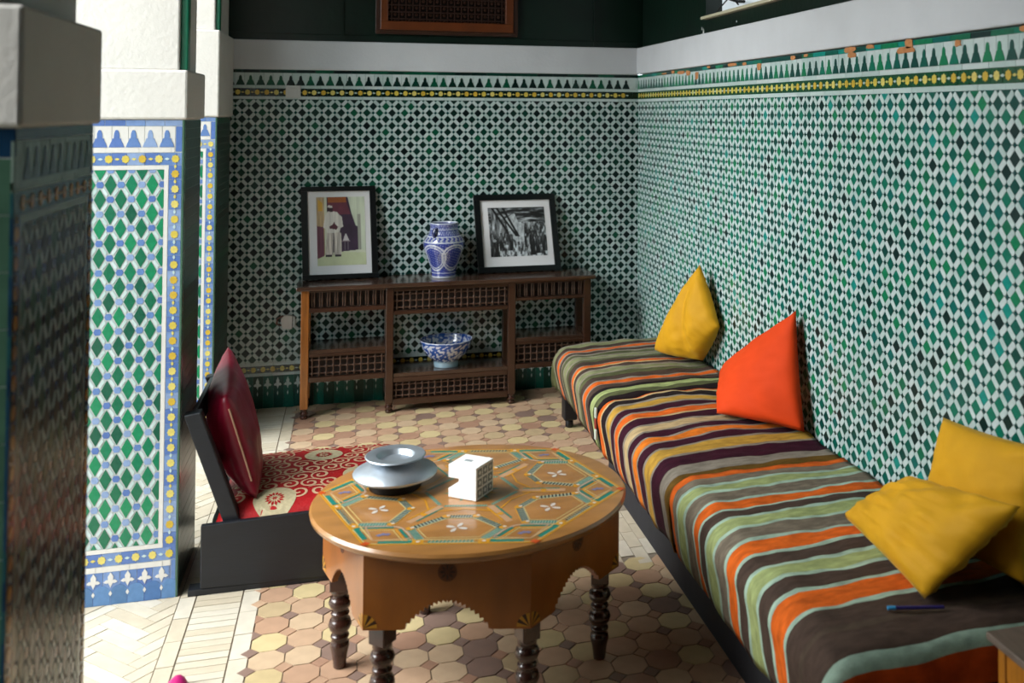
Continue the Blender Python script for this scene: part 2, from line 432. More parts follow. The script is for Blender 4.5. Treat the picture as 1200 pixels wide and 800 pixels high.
# upper woodwork
b = MB(); b.box(-3.2, .3, .03, .2, 2.05, 3.4)
t1 = tag(b.obj('trim_1', GREENWOOD), label='dark green painted woodwork above the white plaster band', kind='structure')
for x in (-1.797, -.28):
    b = MB(); b.box(x-.006, x+.006, .018, .04, 2.094, 3.3); b.obj('moulding', GREENWOOD, t1)
b = MB(); b.box(-3.0, .0, .022, .03, 2.094, 2.135); b.obj('bottom_rail', GREENWOOD, t1, bevel=.003)
b = MB(); b.box(.03, .2, -1.17, .0, 2.05, 3.4); b.box(.03, .2, -8.5, -1.17, 2.05, 2.172)
t2 = tag(b.obj('trim_2', GREENWOOD), label='dark green painted boards above the long tiled wall', kind='structure')
PEEL = material('peeled_paint', (196,200,198), .8, noise=.1)
for (yy, zz, w, h) in ((-1.135,2.108,.03,.05),(-1.11,2.13,.012,.02),(-.86,2.10,.012,.01),(-1.60,2.125,.014,.01)):
    b = MB(); b.prism([(-yy-w/2,zz-h/2),(-yy+w/2,zz-h/2),(-yy+w*.3,zz+h*.3),(-yy+.05*w,zz+.1*h),(-yy-.1*w,zz+h/2)], 0, .0015, 0, frame_right(.03)); b.obj('bare_patch', PEEL, t2)
b = MB(); b.box(.03, .2, -8.5, -2.35, 2.17, 3.4); b.obj('upper_boards', GREENWOOD, t2)
PANE = material('daylight_glow_pane', (214,222,226), .5); pn = PANE.node_tree.nodes['Principled BSDF']
pn.inputs['Emission Color'].default_value = (.78,.88,.95,1); pn.inputs['Emission Strength'].default_value = .30  # weak emission put in so the pane looks lit by daylight
b = MB(); b.box(.12, .19, -2.35, -1.17, 2.17, 3.4)
w2 = tag(b.obj('window_2', PANE), label='pale daylit window above the green boards', kind='structure')
b = MB(); b.box(.0, .12, -2.35, -1.165, 2.170, 2.186); b.obj('sill', material('cream_sill', (206,200,172), .6), w2, bevel=.004)
b = MB(); b.tube([(.06,-1.2,2.19),(.07,-1.27,2.225),(.08,-1.36,2.262),(.08,-1.44,2.25),(.07,-1.52,2.215)], .004)
b.tube([(.08,-1.36,2.262),(.08,-1.48,2.235),(.08,-1.57,2.225)], .008)
tag(b.obj('cable', material('black_cable', (14,16,18), .5), smooth=True), 'black cable lying on the cream sill of the upper window', 'cable')
# mashrabiya window
w1 = tag(empty('window_1', (-1.19,.03,2.15)), label='carved brown wooden lattice window in green woodwork', kind='structure')
w1.location = (0,0,0)
FRW = material('window_frame_wood', (112,56,22), .35, noise=.25, nscale=10, coat=.3); LATW = material('window_lattice_wood', (64,36,24), .4, noise=.2, nscale=30)
for (x0,x1,z0,z1) in ((-1.585,-.795,2.17,2.222),(-1.585,-1.540,2.222,2.80),(-.845,-.795,2.222,2.80),(-1.585,-.795,2.80,2.85)):
    b = MB(); b.box(x0,x1,-.005,.03,z0,z1); b.obj('frame_board', FRW, w1, bevel=.004)
for (x0,x1,z0,z1) in ((-1.612,-.768,2.146,2.170),(-1.612,-1.585,2.17,2.9),(-.795,-.768,2.17,2.9)):
    b = MB(); b.box(x0,x1,.004,.03,z0,z1); b.obj('outer_moulding', LATW, w1, bevel=.003)
b = MB()
for k in range(70):
    x = -1.60+.0118*k; b.lathe([(.0001,-.0045),(.004,-.002),(.0045,.0),(.004,.002),(.0001,.0045)], 6, (x,.0,2.160), 0, capb=False)
tag(b.obj('beading', SPINW, w1), kind='stuff')
b = MB(); b.box(-1.54,-.845,.026,.03,2.222,2.8); b.obj('dark_backing', material('window_dark', (16,12,12), .9), w1)
b = MB()
for k in range(17):
    x = -1.54+.0409*(k+.5); b.box(x-.003,x+.003,.006,.014,2.222,2.8)
for k in range(14):
    z = 2.222+.0409*(k+.4); b.box(-1.54,-.845,.006,.014,z-.003,z+.003)
for k in range(18):
    for j in range(14):
        b.lathe([(.0001,-.01),(.008,-.006),(.010,0),(.008,.006),(.0001,.01)], 6, (-1.54+.0409*k, .010, 2.222+.0409*j), capb=False)
tag(b.obj('turned_lattice', LATW, w1), kind='stuff')
# ceiling, lintel, added light-blocking walls and walls of the courtyard
b = MB(); b.box(-2.9, .3, -8.6, .3, 3.4, 3.6); tag(b.obj('ceiling', CEILM), kind='structure')
b = MB(); b.box(.2, .3, -8.6, .3, 2.05, 3.45); tag(b.obj('trim_3', GREENWOOD), label='upper wall behind the green boards', kind='structure')
b = MB(); b.box(-2.85, -2.33, -8.6, .05, 3.05, 3.45); tag(b.obj('trim_4', WHITE), label='white lintel carried by the tiled pillars', kind='structure')
b = MB(); b.box(-2.85, .3, -8.9, -8.6, -.1, 3.6); tag(b.obj('wall_end_blocker', GREENWOOD), kind='structure')  # unseen end wall added to keep light out, dark to cut bounce
b = MB(); b.box(-9.2, -2.85, -8.9, -8.6, -.1, 3.2); tag(b.obj('wall_courtyard_front', WHITE), kind='structure')
b = MB(); b.box(-2.85, -2.34, -8.6, -4.36, -.1, 3.05); tag(b.obj('wall_side_blocker', GREENWOOD), kind='structure')  # unseen wall added to block courtyard light, dark to cut bounce
b = MB(); b.box(-9.2, -8.9, -8.9, .5, -.1, 3.2); tag(b.obj('wall_left', WHITE), kind='structure')
b = MB(); b.box(-9.2, -2.9, .02, .4, -.1, 3.4); tag(b.obj('wall_courtyard', WHITE), kind='structure')

# ------------------------------------------------------------------ tiled pillars
LZ = [(-.285,0),(-.16,-.16),(0,-.355),(.16,-.16),(.285,0),(.16,.16),(0,.355),(-.16,.16)]
HX = [(-.19,0),(-.115,-.105),(.115,-.105),(.19,0),(.115,.105),(-.115,.105)]
def pbar(sg):
    q = [(-.150,-.062),(.150,-.062),(.150,.062),(-.150,.062)]; S = math.sqrt(.5)
    return [((x-sg*y)*S, (sg*x+y)*S) for x, y in q]
PB = {1: pbar(1), -1: pbar(-1)}
def panel(parent, mp, u0, u1, npart, right_edge, left_edge=True, pal=None):
    """tiled face from u0 to u1, frame of stars round a lozenge field"""
    zt = 1.654
    BLUES, TURQ, LOZ, PWH, YELL = pal or (globals()['BLUES'], globals()['TURQ'], globals()['LOZ'], globals()['PWH'], globals()['YELL'])
    strip(parent, 'blue_edging_tiles', mp, u0, u1-.006, zt-.022, zt-.002, BLUES, .062)
    strip(parent, 'white_merlon_ground', mp, u0, u1-.028, zt-.112, zt-.024, [PWH], .053)
    strip(parent, 'blue_edging_tiles', mp, u1-.027, u1-.006, zt-.112, zt-.024, BLUES, .053)
    n = int((u1-.03-u0)/.053)
    piece_row(parent, 'merlon_tile', MERLON, .0535, .060, BLUES, mp, [u1-.055-.053*k for k in range(n)], zt-.096, .002)
    strip(parent, 'white_strip_tiles', mp, u0, u1-.03, zt-.114, zt-.097, [PWH], .1, .0012)
    # star frame
    z0, z1 = .132, zt-.116
    strip(parent, 'blue_band_ground', mp, u0, u1-.006, z1-.042, z1, BLUES, .053)
    strip(parent, 'blue_band_ground', mp, u0, u1-.006, z0, z0+.042, BLUES, .053)
    st = MB(); v = z0+.042
    while v < z1-.043:
        w = min(.053, z1-.042-v)
        for (a, c) in (((u1-.048,u1-.006),) + (((u0,u0+.042),) if left_edge else ())):
            st.prism([(a+.0008,v),(c-.0008,v),(c-.0008,v+w-.0015),(a+.0008,v+w-.0015)], -.004, .0008, random.randrange(len(BLUES)), mp)
        v += w
    tag(st.obj('blue_band_ground', BLUES, parent), kind='stuff')
    us = [u1-.027-.0527*k for k in range(int((u1-u0)/.0527))]
    for zz in (z0+.021, z1-.021):
        piece_row(parent, 'star_tile', STAR, .0135, .0148, YELL, mp, us, zz, .0022)
        piece_row(parent, 'link_tile', LINK, .017, .011, [YELL[1],BARS[0]], mp, [u-.0263 for u in us[:-1]], zz, .002)
    nv = int((z1-z0-.05)/.0527)
    for uu in ((u1-.027, u0+.021) if left_edge else (u1-.027,)):
        cache = {}
        for k in range(1, nv+1):
            zz = z1-.021-.0527*k
            if zz < z0+.04: break
            for nm, poly, su, sv, ms, dz in (('star_tile',STAR,.0135,.0148,YELL,0),('link_tile',LINK,.009,.018,[YELL[1],BARS[0]],.0263)):
                kk = random.randrange(len(ms))
                if (nm,kk) not in cache:
                    b = MB(); b.prism([(x*su,y*sv) for x, y in poly], -.003, .0022); cache[(nm,kk)] = b.mesh(nm, ms[kk])
                inst(nm, cache[(nm,kk)], parent, basis(mp, uu, zz+dz))
    ul = u0+.056 if left_edge else u0
    fr = MB()
    for (a,c,e,g) in ((ul-.014,u1-.062+.014,z1-.0575,z1-.0435),(ul-.014,u1-.062+.014,z0+.0435,z0+.0575),(u1-.062,u1-.049,z0+.0575,z1-.0575)) + (((u0+.043,u0+.056,z0+.0575,z1-.0575),) if left_edge else ()):
        fr.prism([(a,e),(c,e),(c,g),(a,g)], -.004, .0012, 0, mp)
    fr.obj('white_inner_border', PWH, parent)
    field(parent, mp, ul, u1-.063, z0+.059, z1-.059, .0655, .1005, LOZ, [4,4,2,3], npart, 0, lambda u, v: False, uoff=u1-.063-.004, shapes=(LZ, HX, PB, BLUES))
    # foot: white strip, fleur tiles, blue scales
    strip(parent, 'white_strip_tiles', mp, u0, u1-.022, .112, .130, [PWH], .1, .0012)
    strip(parent, 'blue_foot_ground', mp, u0, u1-.022, .0, .111, BLUES[:3], .053)
    strip(parent, 'blue_edging_tiles', mp, u1-.021, u1-.006, .0, .130, BLUES, .03)
    ks = [u1-.05-.053*k for k in range(int((u1-u0-.03)/.053))]
    arch = [(-.025,0)] + [(.025*math.cos(math.pi*(1-t/8)), .042+.022*math.sin(math.pi*t/8)) for t in range(9)] + [(.025,0)]
    piece_row(parent, 'scale_tile', [(x,y) for x, y in arch][::-1], 1, 1, TURQ, mp, [u+.0265 for u in ks], .002, .002)
    piece_row(parent, 'cross_tile', CROSS, .052, .075, [PWH], mp, ks, .036, .0028)
    piece_row(parent, 'drop_tile', DROP, .06, .06, [PWH], mp, ks, .030, .0028)
SHADEBLUE = [material('shaded_blue_glaze', c, .2, noise=.2, nscale=40) for c in [(30,66,96),(36,84,92),(24,56,84)]]  # darker blue, ochre and white: the side panel's shade painted into the glaze
SHADEYELL = [material('shaded_ochre_glaze', c, .25, noise=.2, nscale=60) for c in [(196,134,48),(180,120,50)]]
SHADEWHITE = material('shaded_white_glaze', (128,146,134), .22, noise=.15, nscale=30)
def pillar(x0, x1, y0, y1, label, panelside, up_in, npart, jamb=True):
    b = MB(); b.box(x0+.004, x1-.004, y0+.004, y1-.004, -.01, 1.654)
    p = b.obj('tiled_pillar', PGR, bevel=.002)
    tag(p, label, 'pillar', kind='structure')
    blk = MB(); blk.box(x0-.008, x1+.010, y0-.006, y1+.008, 1.6545, up_in[1]); blk.obj('plaster_block', WHITE, p, bevel=.008)
    up = MB(); up.box(x0+.02, x1-up_in[0], y0+.012, y1-.012, up_in[1]-.001, 3.06); up.obj('plaster_shaft', WHITE, p, bevel=.006)
    if jamb:
        j = MB(); j.box(x1-up_in[0], x1+.004, y0+.03, y0+.085, up_in[1]+.002, 3.05); j.obj('green_jamb', JAMB, p, bevel=.004)
    if panelside:
        panel(p, frame_side(x1-.0035), y0, y1, 60, True, pal=(SHADEBLUE, SHADEBLUE, DARKG[:4], SHADEWHITE, SHADEYELL))
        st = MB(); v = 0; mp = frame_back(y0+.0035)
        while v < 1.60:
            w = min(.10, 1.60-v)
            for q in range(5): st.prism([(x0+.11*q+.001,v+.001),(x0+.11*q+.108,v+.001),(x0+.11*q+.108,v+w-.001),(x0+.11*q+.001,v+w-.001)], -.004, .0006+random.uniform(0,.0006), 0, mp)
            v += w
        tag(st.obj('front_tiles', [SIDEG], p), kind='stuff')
        strip(p, 'blue_edging_tiles', mp, x0, x1, 1.602, 1.652, SHADEBLUE, .08)
    else:
        panel(p, frame_back(y0+.0035), x0, x1, npart, True)
    if panelside: pass
    else:
        st = MB(); v = 0; mp = frame_side(x1-.0035)
        while v < 1.64:
            w = min(.036, 1.65-v); k = 0
            st.prism([(y0+.03,v+.0008),(y1,v+.0008),(y1,v+w-.0008),(y0+.03,v+w-.0008)], -.004, .0006+random.uniform(0,.0006), random.choices(range(4),[6,3,2,1])[0], mp)
            v += w
        tag(st.obj('side_tiles', [DARKG[2],DARKG[0],GREENS[2],DARKG[3]], p), kind='stuff')
        e = MB(); e.box(x1-.006, x1+.002, y0+.001, y0+.032, 0, 1.653); e.obj('corner_tiles', SIDEG, p, bevel=.002)
    return p
pillar(-2.85, -2.300, -2.24, -1.83, 'blue and green tiled pillar standing beside the low black chair', False, (.021,1.828), 160)
pillar(-2.95, -2.398, -.60, -.012, 'tiled pillar at the end wall, behind the low chair', False, (.016,2.097), 60)
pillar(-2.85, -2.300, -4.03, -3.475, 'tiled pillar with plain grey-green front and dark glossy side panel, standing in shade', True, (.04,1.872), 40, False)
# switch and socket on the back wall
PLAS = material('white_plastic', (214,216,214), .35)
r = tag(empty('light_switch', (-2.066,0,1.797)), 'square white light switch on the star band of the tiled wall', 'switch')
b = MB(); b.box(-.041,.041,-.012,0,-.037,.037); b.obj('plate', PLAS, r, bevel=.003)
b = MB(); b.box(-.018,.022,-.016,-.012,-.02,.02); b.obj('rocker', PLAS, r, bevel=.003)
r = tag(empty('wall_socket', (-2.095,0,.484)), 'loose whitish wall socket hanging from the tiles beside the wooden console', 'socket')
b = MB(); b.prism([(-.012,-.036),(.04,-.04),(.042,.034),(.0,.04),(-.022,.02)], .004, .03, 0, frame_back(0), cap=True); b.obj('socket_box', material('aged_plastic', (232,226,220), .5, noise=.1), r, bevel=.003)
b = MB(); b.tube([(-.02,-.01,-.02),(-.045,-.015,-.008),(-.04,-.018,.02),(-.012,-.02,.036),(.01,-.022,.02)], .005); b.obj('wire', material('brown_wire', (128,86,72), .6), r, smooth=True)
b = MB(); b.box(.044,.056,-.02,0,-.03,.03); b.obj('socket_rim', PLAS, r, bevel=.002)

# ------------------------------------------------------------------ console
con = tag(empty('console_table', (0,0,0)), 'long dark wooden console with turned lattice panels against the tiled end wall', 'console')
YF, YB, CXL, CXR = -.286, -.022, -2.0, -.365
b = MB(); b.box(CXL-.022, CXR+.022, YF-.028, -.004, .702, .726); b.obj('top', TOPWOOD, con, bevel=.006)
LEGX = [-1.975, -1.5235, -.8355, -.388]; HL = .0215
def foot_prof(): return [(.017,0),(.021,.006),(.021,.014),(.016,.018),(.022,.026),(.022,.034),(.016,.040),(.020,.046),(.020,.056)]
for i, x in enumerate(LEGX):
    for y in (YF+HL, YB-HL):
        b = MB(); b.box(x-HL, x+HL, y-HL, y+HL, .055, .702); leg = b.obj('leg', LITLEGWOOD if i in (0,) else DKWOOD, con, bevel=.004)
        b = MB(); b.lathe(foot_prof(), 14, (x,y,0)); b.obj('foot', TLEG, leg, smooth=True)
def spin_mesh(L, balls, r=.0062, name='spindle'):
    pr = [(.0035,0)]
    n = balls
    for k in range(n):
        c = L*(k+.5)/n; h = L/n
        pr += [(.0035,c-h*.32),(r*.7,c-h*.24),(r*1.25,c),(r*.7,c+h*.24),(.0035,c+h*.32)]
    pr.append((.0035,L))
    b = MB(); b.lathe(pr, 7); return b.mesh(name, SPINW, True)
def rail(x0, x1, z0, z1, y=YF, dp=.03, name='rail', m=None):
    b = MB(); b.box(x0, x1, y+.004, y+.004+dp, z0, z1); return b.obj(name, m or DKWOOD, con, bevel=.003)
BAYS = [(-1.9535,-1.545),(-1.502,-.857),(-.814,-.4095)]
def lattice(x0, x1, z0, z1, pitch, rows, paired=False):
    p = empty('lattice_panel'); p.parent = con
    y = YF+.018; n = max(3, int(round((x1-x0)/pitch))); st = (x1-x0)/n
    me = spin_mesh(z1-z0, rows if not paired else 1, .0058 if not paired else .0045)
    for k in range(n):
        xs = (x0+st*(k+.5),) if not paired else (x0+st*(k+.5)-.0065, x0+st*(k+.5)+.0065)
        for xx in xs: inst('spindle', me, p, Matrix.Translation((xx, y, z0)))
    if not paired:
        for j in range(rows):
            mh = spin_mesh(x1-x0, n, .0052, 'cross_spindle')
            inst('cross_spindle', mh, p, Matrix.Translation((x0, y, z0+(z1-z0)*(j+.5)/rows)) @ Matrix.Rotation(math.pi/2,4,'Y'))
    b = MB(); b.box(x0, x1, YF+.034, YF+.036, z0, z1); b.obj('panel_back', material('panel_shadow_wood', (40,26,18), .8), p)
for i, (x0, x1) in enumerate(BAYS):
    if i == 1:
        lattice(x0, x1, .566, .676, .036, 3); rail(x0, x1, .676, .702); rail(x0, x1, .545, .566)
        b = MB(); b.box(x0, x1, YF+.006, YB, .196, .218); b.obj('shelf', TOPWOOD, con, bevel=.003)
        rail(x0, x1, .168, .196); lattice(x0, x1, .076, .168, .036, 3); rail(x0, x1, .042, .076)
    else:
        dz = .012 if i == 2 else 0
        lattice(x0, x1, .602+dz*.4, .688, .040, 1, True); rail(x0, x1, .688, .702); rail(x0, x1, .578+dz, .602+dz*.4)
        b = MB(); b.box(x0, x1, YF+.006, YB, .354, .375); b.obj('shelf', TOPWOOD, con, bevel=.003)
        rail(x0, x1, .336, .354); lattice(x0, x1, .226, .336, .036, 3); rail(x0, x1, .198, .226)
for x in (LEGX[0], LEGX[3]):
    for (z0, z1) in ((.66,.70),(.57,.60),(.352,.376),(.198,.226)):
        b = MB(); b.box(x-.012, x+.012, YF+2*HL, YB-2*HL, z0, z1); b.obj('side_rail', DKWOOD, con, bevel=.003)

# ------------------------------------------------------------------ painted pictures (flat prints)
def attr_mesh(o, cols):
    a = o.data.attributes.new('col', 'FLOAT_COLOR', 'POINT'); a.data.foreach_set('color', np.asarray(cols, dtype=np.float32).ravel())
PRINT = material('photo_print', (255,255,255), .5, attr='col')
GLASSY = material('picture_mat', (246,246,248), .35, noise=.02)
FRB = material('black_frame_lacquer', (10,14,16), .3)
def inpoly(P, U, V):
    ins = np.zeros(U.shape, bool); n = len(P)
    for i in range(n):
        (x1,y1),(x2,y2) = P[i-1], P[i]
        c = ((y1 > V) != (y2 > V)) & (U < (x2-x1)*(V-y1)/((y2-y1) if y2 != y1 else 1e-9)+x1); ins ^= c
    return ins
def fbm(U, V, seed, sc=(8,8), oct=4):
    out = np.zeros(U.shape); amp = 1; rs = np.random.RandomState(seed)
    for o in range(oct):
        g = rs.rand(80, 80); x = U*sc[0]*2**o; y = V*sc[1]*2**o
        xi = np.floor(x).astype(int) % 79; yi = np.floor(y).astype(int) % 79; fx = x-np.floor(x); fy = y-np.floor(y)
        fx = fx*fx*(3-2*fx); fy = fy*fy*(3-2*fy)
        out += amp*((g[yi,xi]*(1-fx)+g[yi,xi+1]*fx)*(1-fy)+(g[yi+1,xi]*(1-fx)+g[yi+1,xi+1]*fx)*fy); amp *= .5
    return out/1.9
def picture(name, label, corners, inset, printrect, paint, nu=110, nv=130):
    """corners: bottom-left, bottom-right, top-right, top-left, in metres on the tilted plane"""
    BL, BR, TR, TL = [Vector(c) for c in corners]
    root = tag(empty(name, (BL+BR)/2), label, 'picture', 'framed photographs on the console'); o0 = root.location.copy()
    def at(s, t, d=0):
        p = BL*(1-s)*(1-t)+BR*s*(1-t)+TR*s*t+TL*(1-s)*t
        n = (BR-BL).cross(TL-BL).normalized(); return p+n*d-o0
    b = MB(); fu, fv = inset
    for (s0,s1,t0,t1) in ((0,1,0,fv),(0,1,1-fv,1),(0,fu,fv,1-fv),(1-fu,1,fv,1-fv)):
        vs = [at(s,t,d) for d in (-.002,.018) for s,t in ((s0,t0),(s1,t0),(s1,t1),(s0,t1))]
        b.add(vs, [(3,2,1,0),(4,5,6,7),(0,1,5,4),(1,2,6,5),(2,3,7,6),(3,0,4,7)])
    b.obj('frame', FRB, root, bevel=.002)
    b = MB(); b.add([at(fu*.6,fv*.6,.006),at(1-fu*.6,fv*.6,.006),at(1-fu*.6,1-fv*.6,.006),at(fu*.6,1-fv*.6,.006)], [(0,1,2,3)]); b.obj('mount', GLASSY, root)
    u0,u1,v0,v1 = printrect
    b = MB(); vs = [at(u0+(u1-u0)*i/nu, v0+(v1-v0)*j/nv, .0075) for j in range(nv+1) for i in range(nu+1)]
    b.add(vs, [(j*(nu+1)+i, j*(nu+1)+i+1, (j+1)*(nu+1)+i+1, (j+1)*(nu+1)+i) for j in range(nv) for i in range(nu)])
    o = b.obj('photograph', PRINT, root)
    U, V = np.meshgrid(np.linspace(0,1,nu+1), np.linspace(0,1,nv+1)); C = paint(U, V)
    C = ALB*np.where(C <= .04045, C/12.92, ((C+.055)/1.055)**2.4)
    attr_mesh(o, np.concatenate([C, np.ones(U.shape+(1,))], -1))
    return root
def paint_robe(U, V):
    C = np.zeros(U.shape+(3,)); n = fbm(U, V, 3, (6,6)); s = fbm(U, V, 5, (26,3))
    def put(P, c, k=.12, tex=None):
        m = inpoly(P, U, V); C[m] = (np.array(c)/255*(1-k+2*k*(n if tex is None else tex))[..., None])[m]
    put([(-.1,-.1),(1.1,-.1),(1.1,1.1),(-.1,1.1)], (226,230,206), .05)
    put([(-.1,-.1),(1.1,-.1),(1.1,.17),(.5,.20),(-.1,.12)], (214,222,180), .06)
    put([(0,0.12),(.16,.16),(.16,1.1),(0,1.1)], (196,168,128), .3, s)
    put([(0,.10),(.14,.14),(.14,.56),(0,.58)], (118,66,84), .25, s)
    put([(.03,.80),(.12,.80),(.12,.92),(.03,.97)], (226,176,70))
    put([(.21,.18),(.86,.22),(.86,1.1),(.21,1.1)], (62,40,66), .25)
    put([(.23,.74),(.70,.74),(.62,.93),(.23,.93)], (112,50,68), .2)
    put([(.23,.92),(.62,.92),(.60,1.1),(.23,1.1)], (172,96,40), .15)
    put([(.62,1.1),(1.1,1.1),(1.1,.2),(.88,.22),(.88,.54),(.80,.58),(.72,.76)], (222,232,208), .12, s)
    put([(.84,.22),(.90,.22),(.90,.74),(.84,.74)], (176,178,164), .2, s)
    # table with a white cone
    put([(.50,.345),(.68,.345),(.68,.36),(.50,.36)], (150,130,140)); put([(.53,.36),(.66,.36),(.60,.46),(.58,.46)], (226,222,224))
    put([(.56,.22),(.58,.22),(.58,.345),(.56,.345)], (120,110,120)); put([(.62,.22),(.64,.22),(.64,.345),(.62,.345)], (120,110,120))
    # standing figure in striped robe
    put([(.17,.15),(.32,.15),(.33,.46),(.30,.5),(.20,.48)], (206,196,186), .55, s)
    put([(.34,.15),(.50,.16),(.50,.46),(.44,.5),(.34,.47)], (212,204,194), .55, s)
    put([(.13,.55),(.17,.72),(.24,.80),(.42,.78),(.52,.70),(.54,.56),(.49,.55),(.46,.48),(.22,.47),(.18,.54)], (232,228,220), .22, s)
    put([(.26,.54),(.40,.52),(.44,.56),(.38,.60),(.36,.64),(.33,.60),(.26,.57)], (96,44,58))
    put([(.21,.79),(.33,.78),(.34,.84),(.28,.88),(.22,.86)], (56,34,44)); put([(.22,.85),(.33,.84),(.32,.875),(.24,.88)], (224,218,214))
    put([(.17,.13),(.30,.13),(.30,.155),(.17,.155)], (40,26,40)); put([(.36,.13),(.49,.13),(.49,.16),(.36,.16)], (40,26,40))
    return np.clip(C, 0, 1)
def paint_street(U, V):
    n = fbm(U, V, 21, (9,9)); f = fbm(U, V, 22, (34,14)); r = fbm(U+.5*V, V, 23, (7,30)); st = fbm(U, V, 24, (46,5))
    g = .10+1.5*np.clip(f-.36, 0, 1)+.5*(n-.45)
    g = np.where(V > .70, .04+1.7*np.clip(r-.36, 0, 1), g)
    g = np.where(inpoly([(.04,.98),(.16,.85),(.30,.66),(.22,.36),(.05,.40)], U, V), .30+1.3*(st-.42), g)
    g = np.where(inpoly([(.30,.78),(.46,.88),(.52,.70),(.62,.66),(.60,.30),(.46,.30),(.34,.45)], U, V), .66+.5*(f-.45), g)
    for (x0, k) in ((.15,.55),(.26,.42),(.07,.50)): g = np.where((np.abs((U-x0)-(1-V)*k) < .022) & (V > .40), .03, g)
    g = np.where(V < .20+.05*n, .42+1.8*(f-.45), g)
    for (x,w,h,z0,sd) in ((.08,.08,.36,.0,1),(.20,.04,.36,.12,2),(.36,.05,.40,.12,3),(.74,.05,.50,.02,4),(.83,.04,.44,.05,5),(.63,.025,.28,.18,6),(.95,.05,.40,.1,7)):
        b = inpoly([(x-w,z0),(x+w,z0),(x+w*.8,z0+h*.8),(x+w*.3,z0+h*.86),(x+w*.25,z0+h),(x-w*.25,z0+h),(x-w*.3,z0+h*.86),(x-w*.8,z0+h*.8)], U, V)
        g = np.where(b, .06+.9*np.clip(fbm(U,V,40+sd,(40,8))-.40, 0, 1), g)
        if sd in (1,3,6): g = np.where(((U-x)/(w*.4))**2+((V-z0-h*.9)/.03)**2 < 1, .6, g)
    g = np.clip(g*1.15, .02, .92); return np.stack([g*.96, g, g*1.02], -1)
picture('framed_photograph', 'upright framed photograph of a robed standing figure in a doorway, on the console',
        [(-1.998,-.088,.728),(-1.582,-.088,.728),(-1.604,-.010,1.249),(-2.018,-.010,1.249)], (.085,.052), (.20,.845,.145,.885), paint_robe)
picture('framed_photograph', 'wide framed black and white photograph of a crowded market street, on the console',
        [(-1.010,-.10,.728),(-.510,-.10,.728),(-.540,-.010,1.184),(-1.036,-.010,1.184)], (.075,.075), (.165,.855,.20,.83), paint_street)

# ------------------------------------------------------------------ glazed vase and bowl
GLAZE = material('blue_white_glaze', (255,255,255), .12, attr='col', coat=.5)
def srgb_lin(C): return ALB*np.where(C <= .04045, C/12.92, ((C+.055)/1.055)**2.4)
def pot(name, prof, seg, paint, parent):
    b = MB(); b.lathe(prof, seg, capb=True); o = b.obj(name, GLAZE, parent, smooth=False)
    o.data.polygons.foreach_set('use_smooth', [True]*len(o.data.polygons))
    z = np.repeat([p[1] for p in prof], seg); r = np.repeat([p[0] for p in prof], seg); a = np.tile(np.arange(seg)*2*math.pi/seg, len(prof))
    idx = np.repeat(np.arange(len(prof)), seg)
    C = srgb_lin(np.clip(paint(a, z, r, idx), 0, 1)); attr_mesh(o, np.concatenate([C, np.ones((len(z),1))], -1)); return o
def resample(pts, n):
    P = np.array(pts); d = np.r_[0, np.cumsum(np.hypot(*np.diff(P, axis=0).T))]; t = np.linspace(0, d[-1], n)
    # smooth through the control points
    x = np.interp(t, d, P[:,0]); y = np.interp(t, d, P[:,1])
    k = np.ones(5)/5
    xs = np.convolve(np.pad(x,2,'edge'), k, 'valid'); ys = np.convolve(np.pad(y,2,'edge'), k, 'valid'); xs[0],ys[0],xs[-1],ys[-1] = x[0],y[0],x[-1],y[-1]
    return list(zip(xs, ys))
BLUE = np.array([48,62,148])/255; WHT = np.array([206,212,226])/255
vroot = tag(empty('vase', (-1.216,-.15,.7265)), 'round-bodied blue and white glazed vase with small handles, between the two pictures', 'vase')
vp = resample([(.068,0),(.070,.012),(.074,.05),(.092,.10),(.112,.15),(.119,.19),(.116,.212),(.102,.232),(.088,.245),(.082,.262),(.080,.290),(.084,.305),(.080,.312),(.072,.308),(.068,.28)], 110)
vp = [(r, z*1.02) for r, z in vp]
def paint_vase(a, z, r, idx):
    z = z/1.02; n = 5; w = 2*math.pi/n*.115; u = ((a+2.288)/(2*math.pi)*n) % 1.0
    line = np.zeros(len(a), bool); nz = np.sin(a*31+z*190)*np.sin(a*17-z*240)
    for k in (-1.5,-.5,.5,1.5):
        d = np.hypot((u-.5-k+.0)*w, (z-.118)*1.15)
        line |= (np.abs(d-.083) < .0052) | (np.abs(d-.068) < .0030)
    zone = (z > .035) & (z < .205); C = np.tile(BLUE, (len(a),1))
    C[(nz > .35)] = BLUE*.6+WHT*.4
    inside = zone & (np.hypot((u-.5)*w*1.0,(z-.118)) < .04); C[inside & (np.sin(a*60)*np.sin(z*320) > .2)] = WHT*.8
    C[zone & line] = WHT
    C[(np.abs(z-.205) < .003) | (np.abs(z-.235) < .0025) | (np.abs(z-.275) < .002) | (np.abs(z-.030) < .0025)] = WHT
    sh = (z > .208) & (z < .233); C[sh & (np.sin(a*24+np.sin(z*300)) > .1)] = WHT*.85
    nk = (z > .24) & (z < .30); C[nk & (np.sin(a*44)*np.sin(z*260) > .15)] = WHT*.75+BLUE*.25
    C[z < .012] = WHT; C[z > .303] = WHT
    return C
pot('body', vp, 160, paint_vase, vroot)
for an in (math.radians(-128), math.radians(52)):
    c, s = math.cos(an), math.sin(an)
    b = MB(); b.tube([(.094*c,.094*s,.240),(.104*c,.104*s,.252),(.106*c,.106*s,.268),(.098*c,.098*s,.282),(.080*c,.080*s,.285)], .010, 8)
    b.obj('handle', material('cobalt_glaze', (26,34,96), .15, coat=.4), vroot, smooth=True)
broot = tag(empty('bowl', (-1.20,-.172,.2185)), 'footed blue and white patterned bowl on the lower shelf of the console', 'bowl')
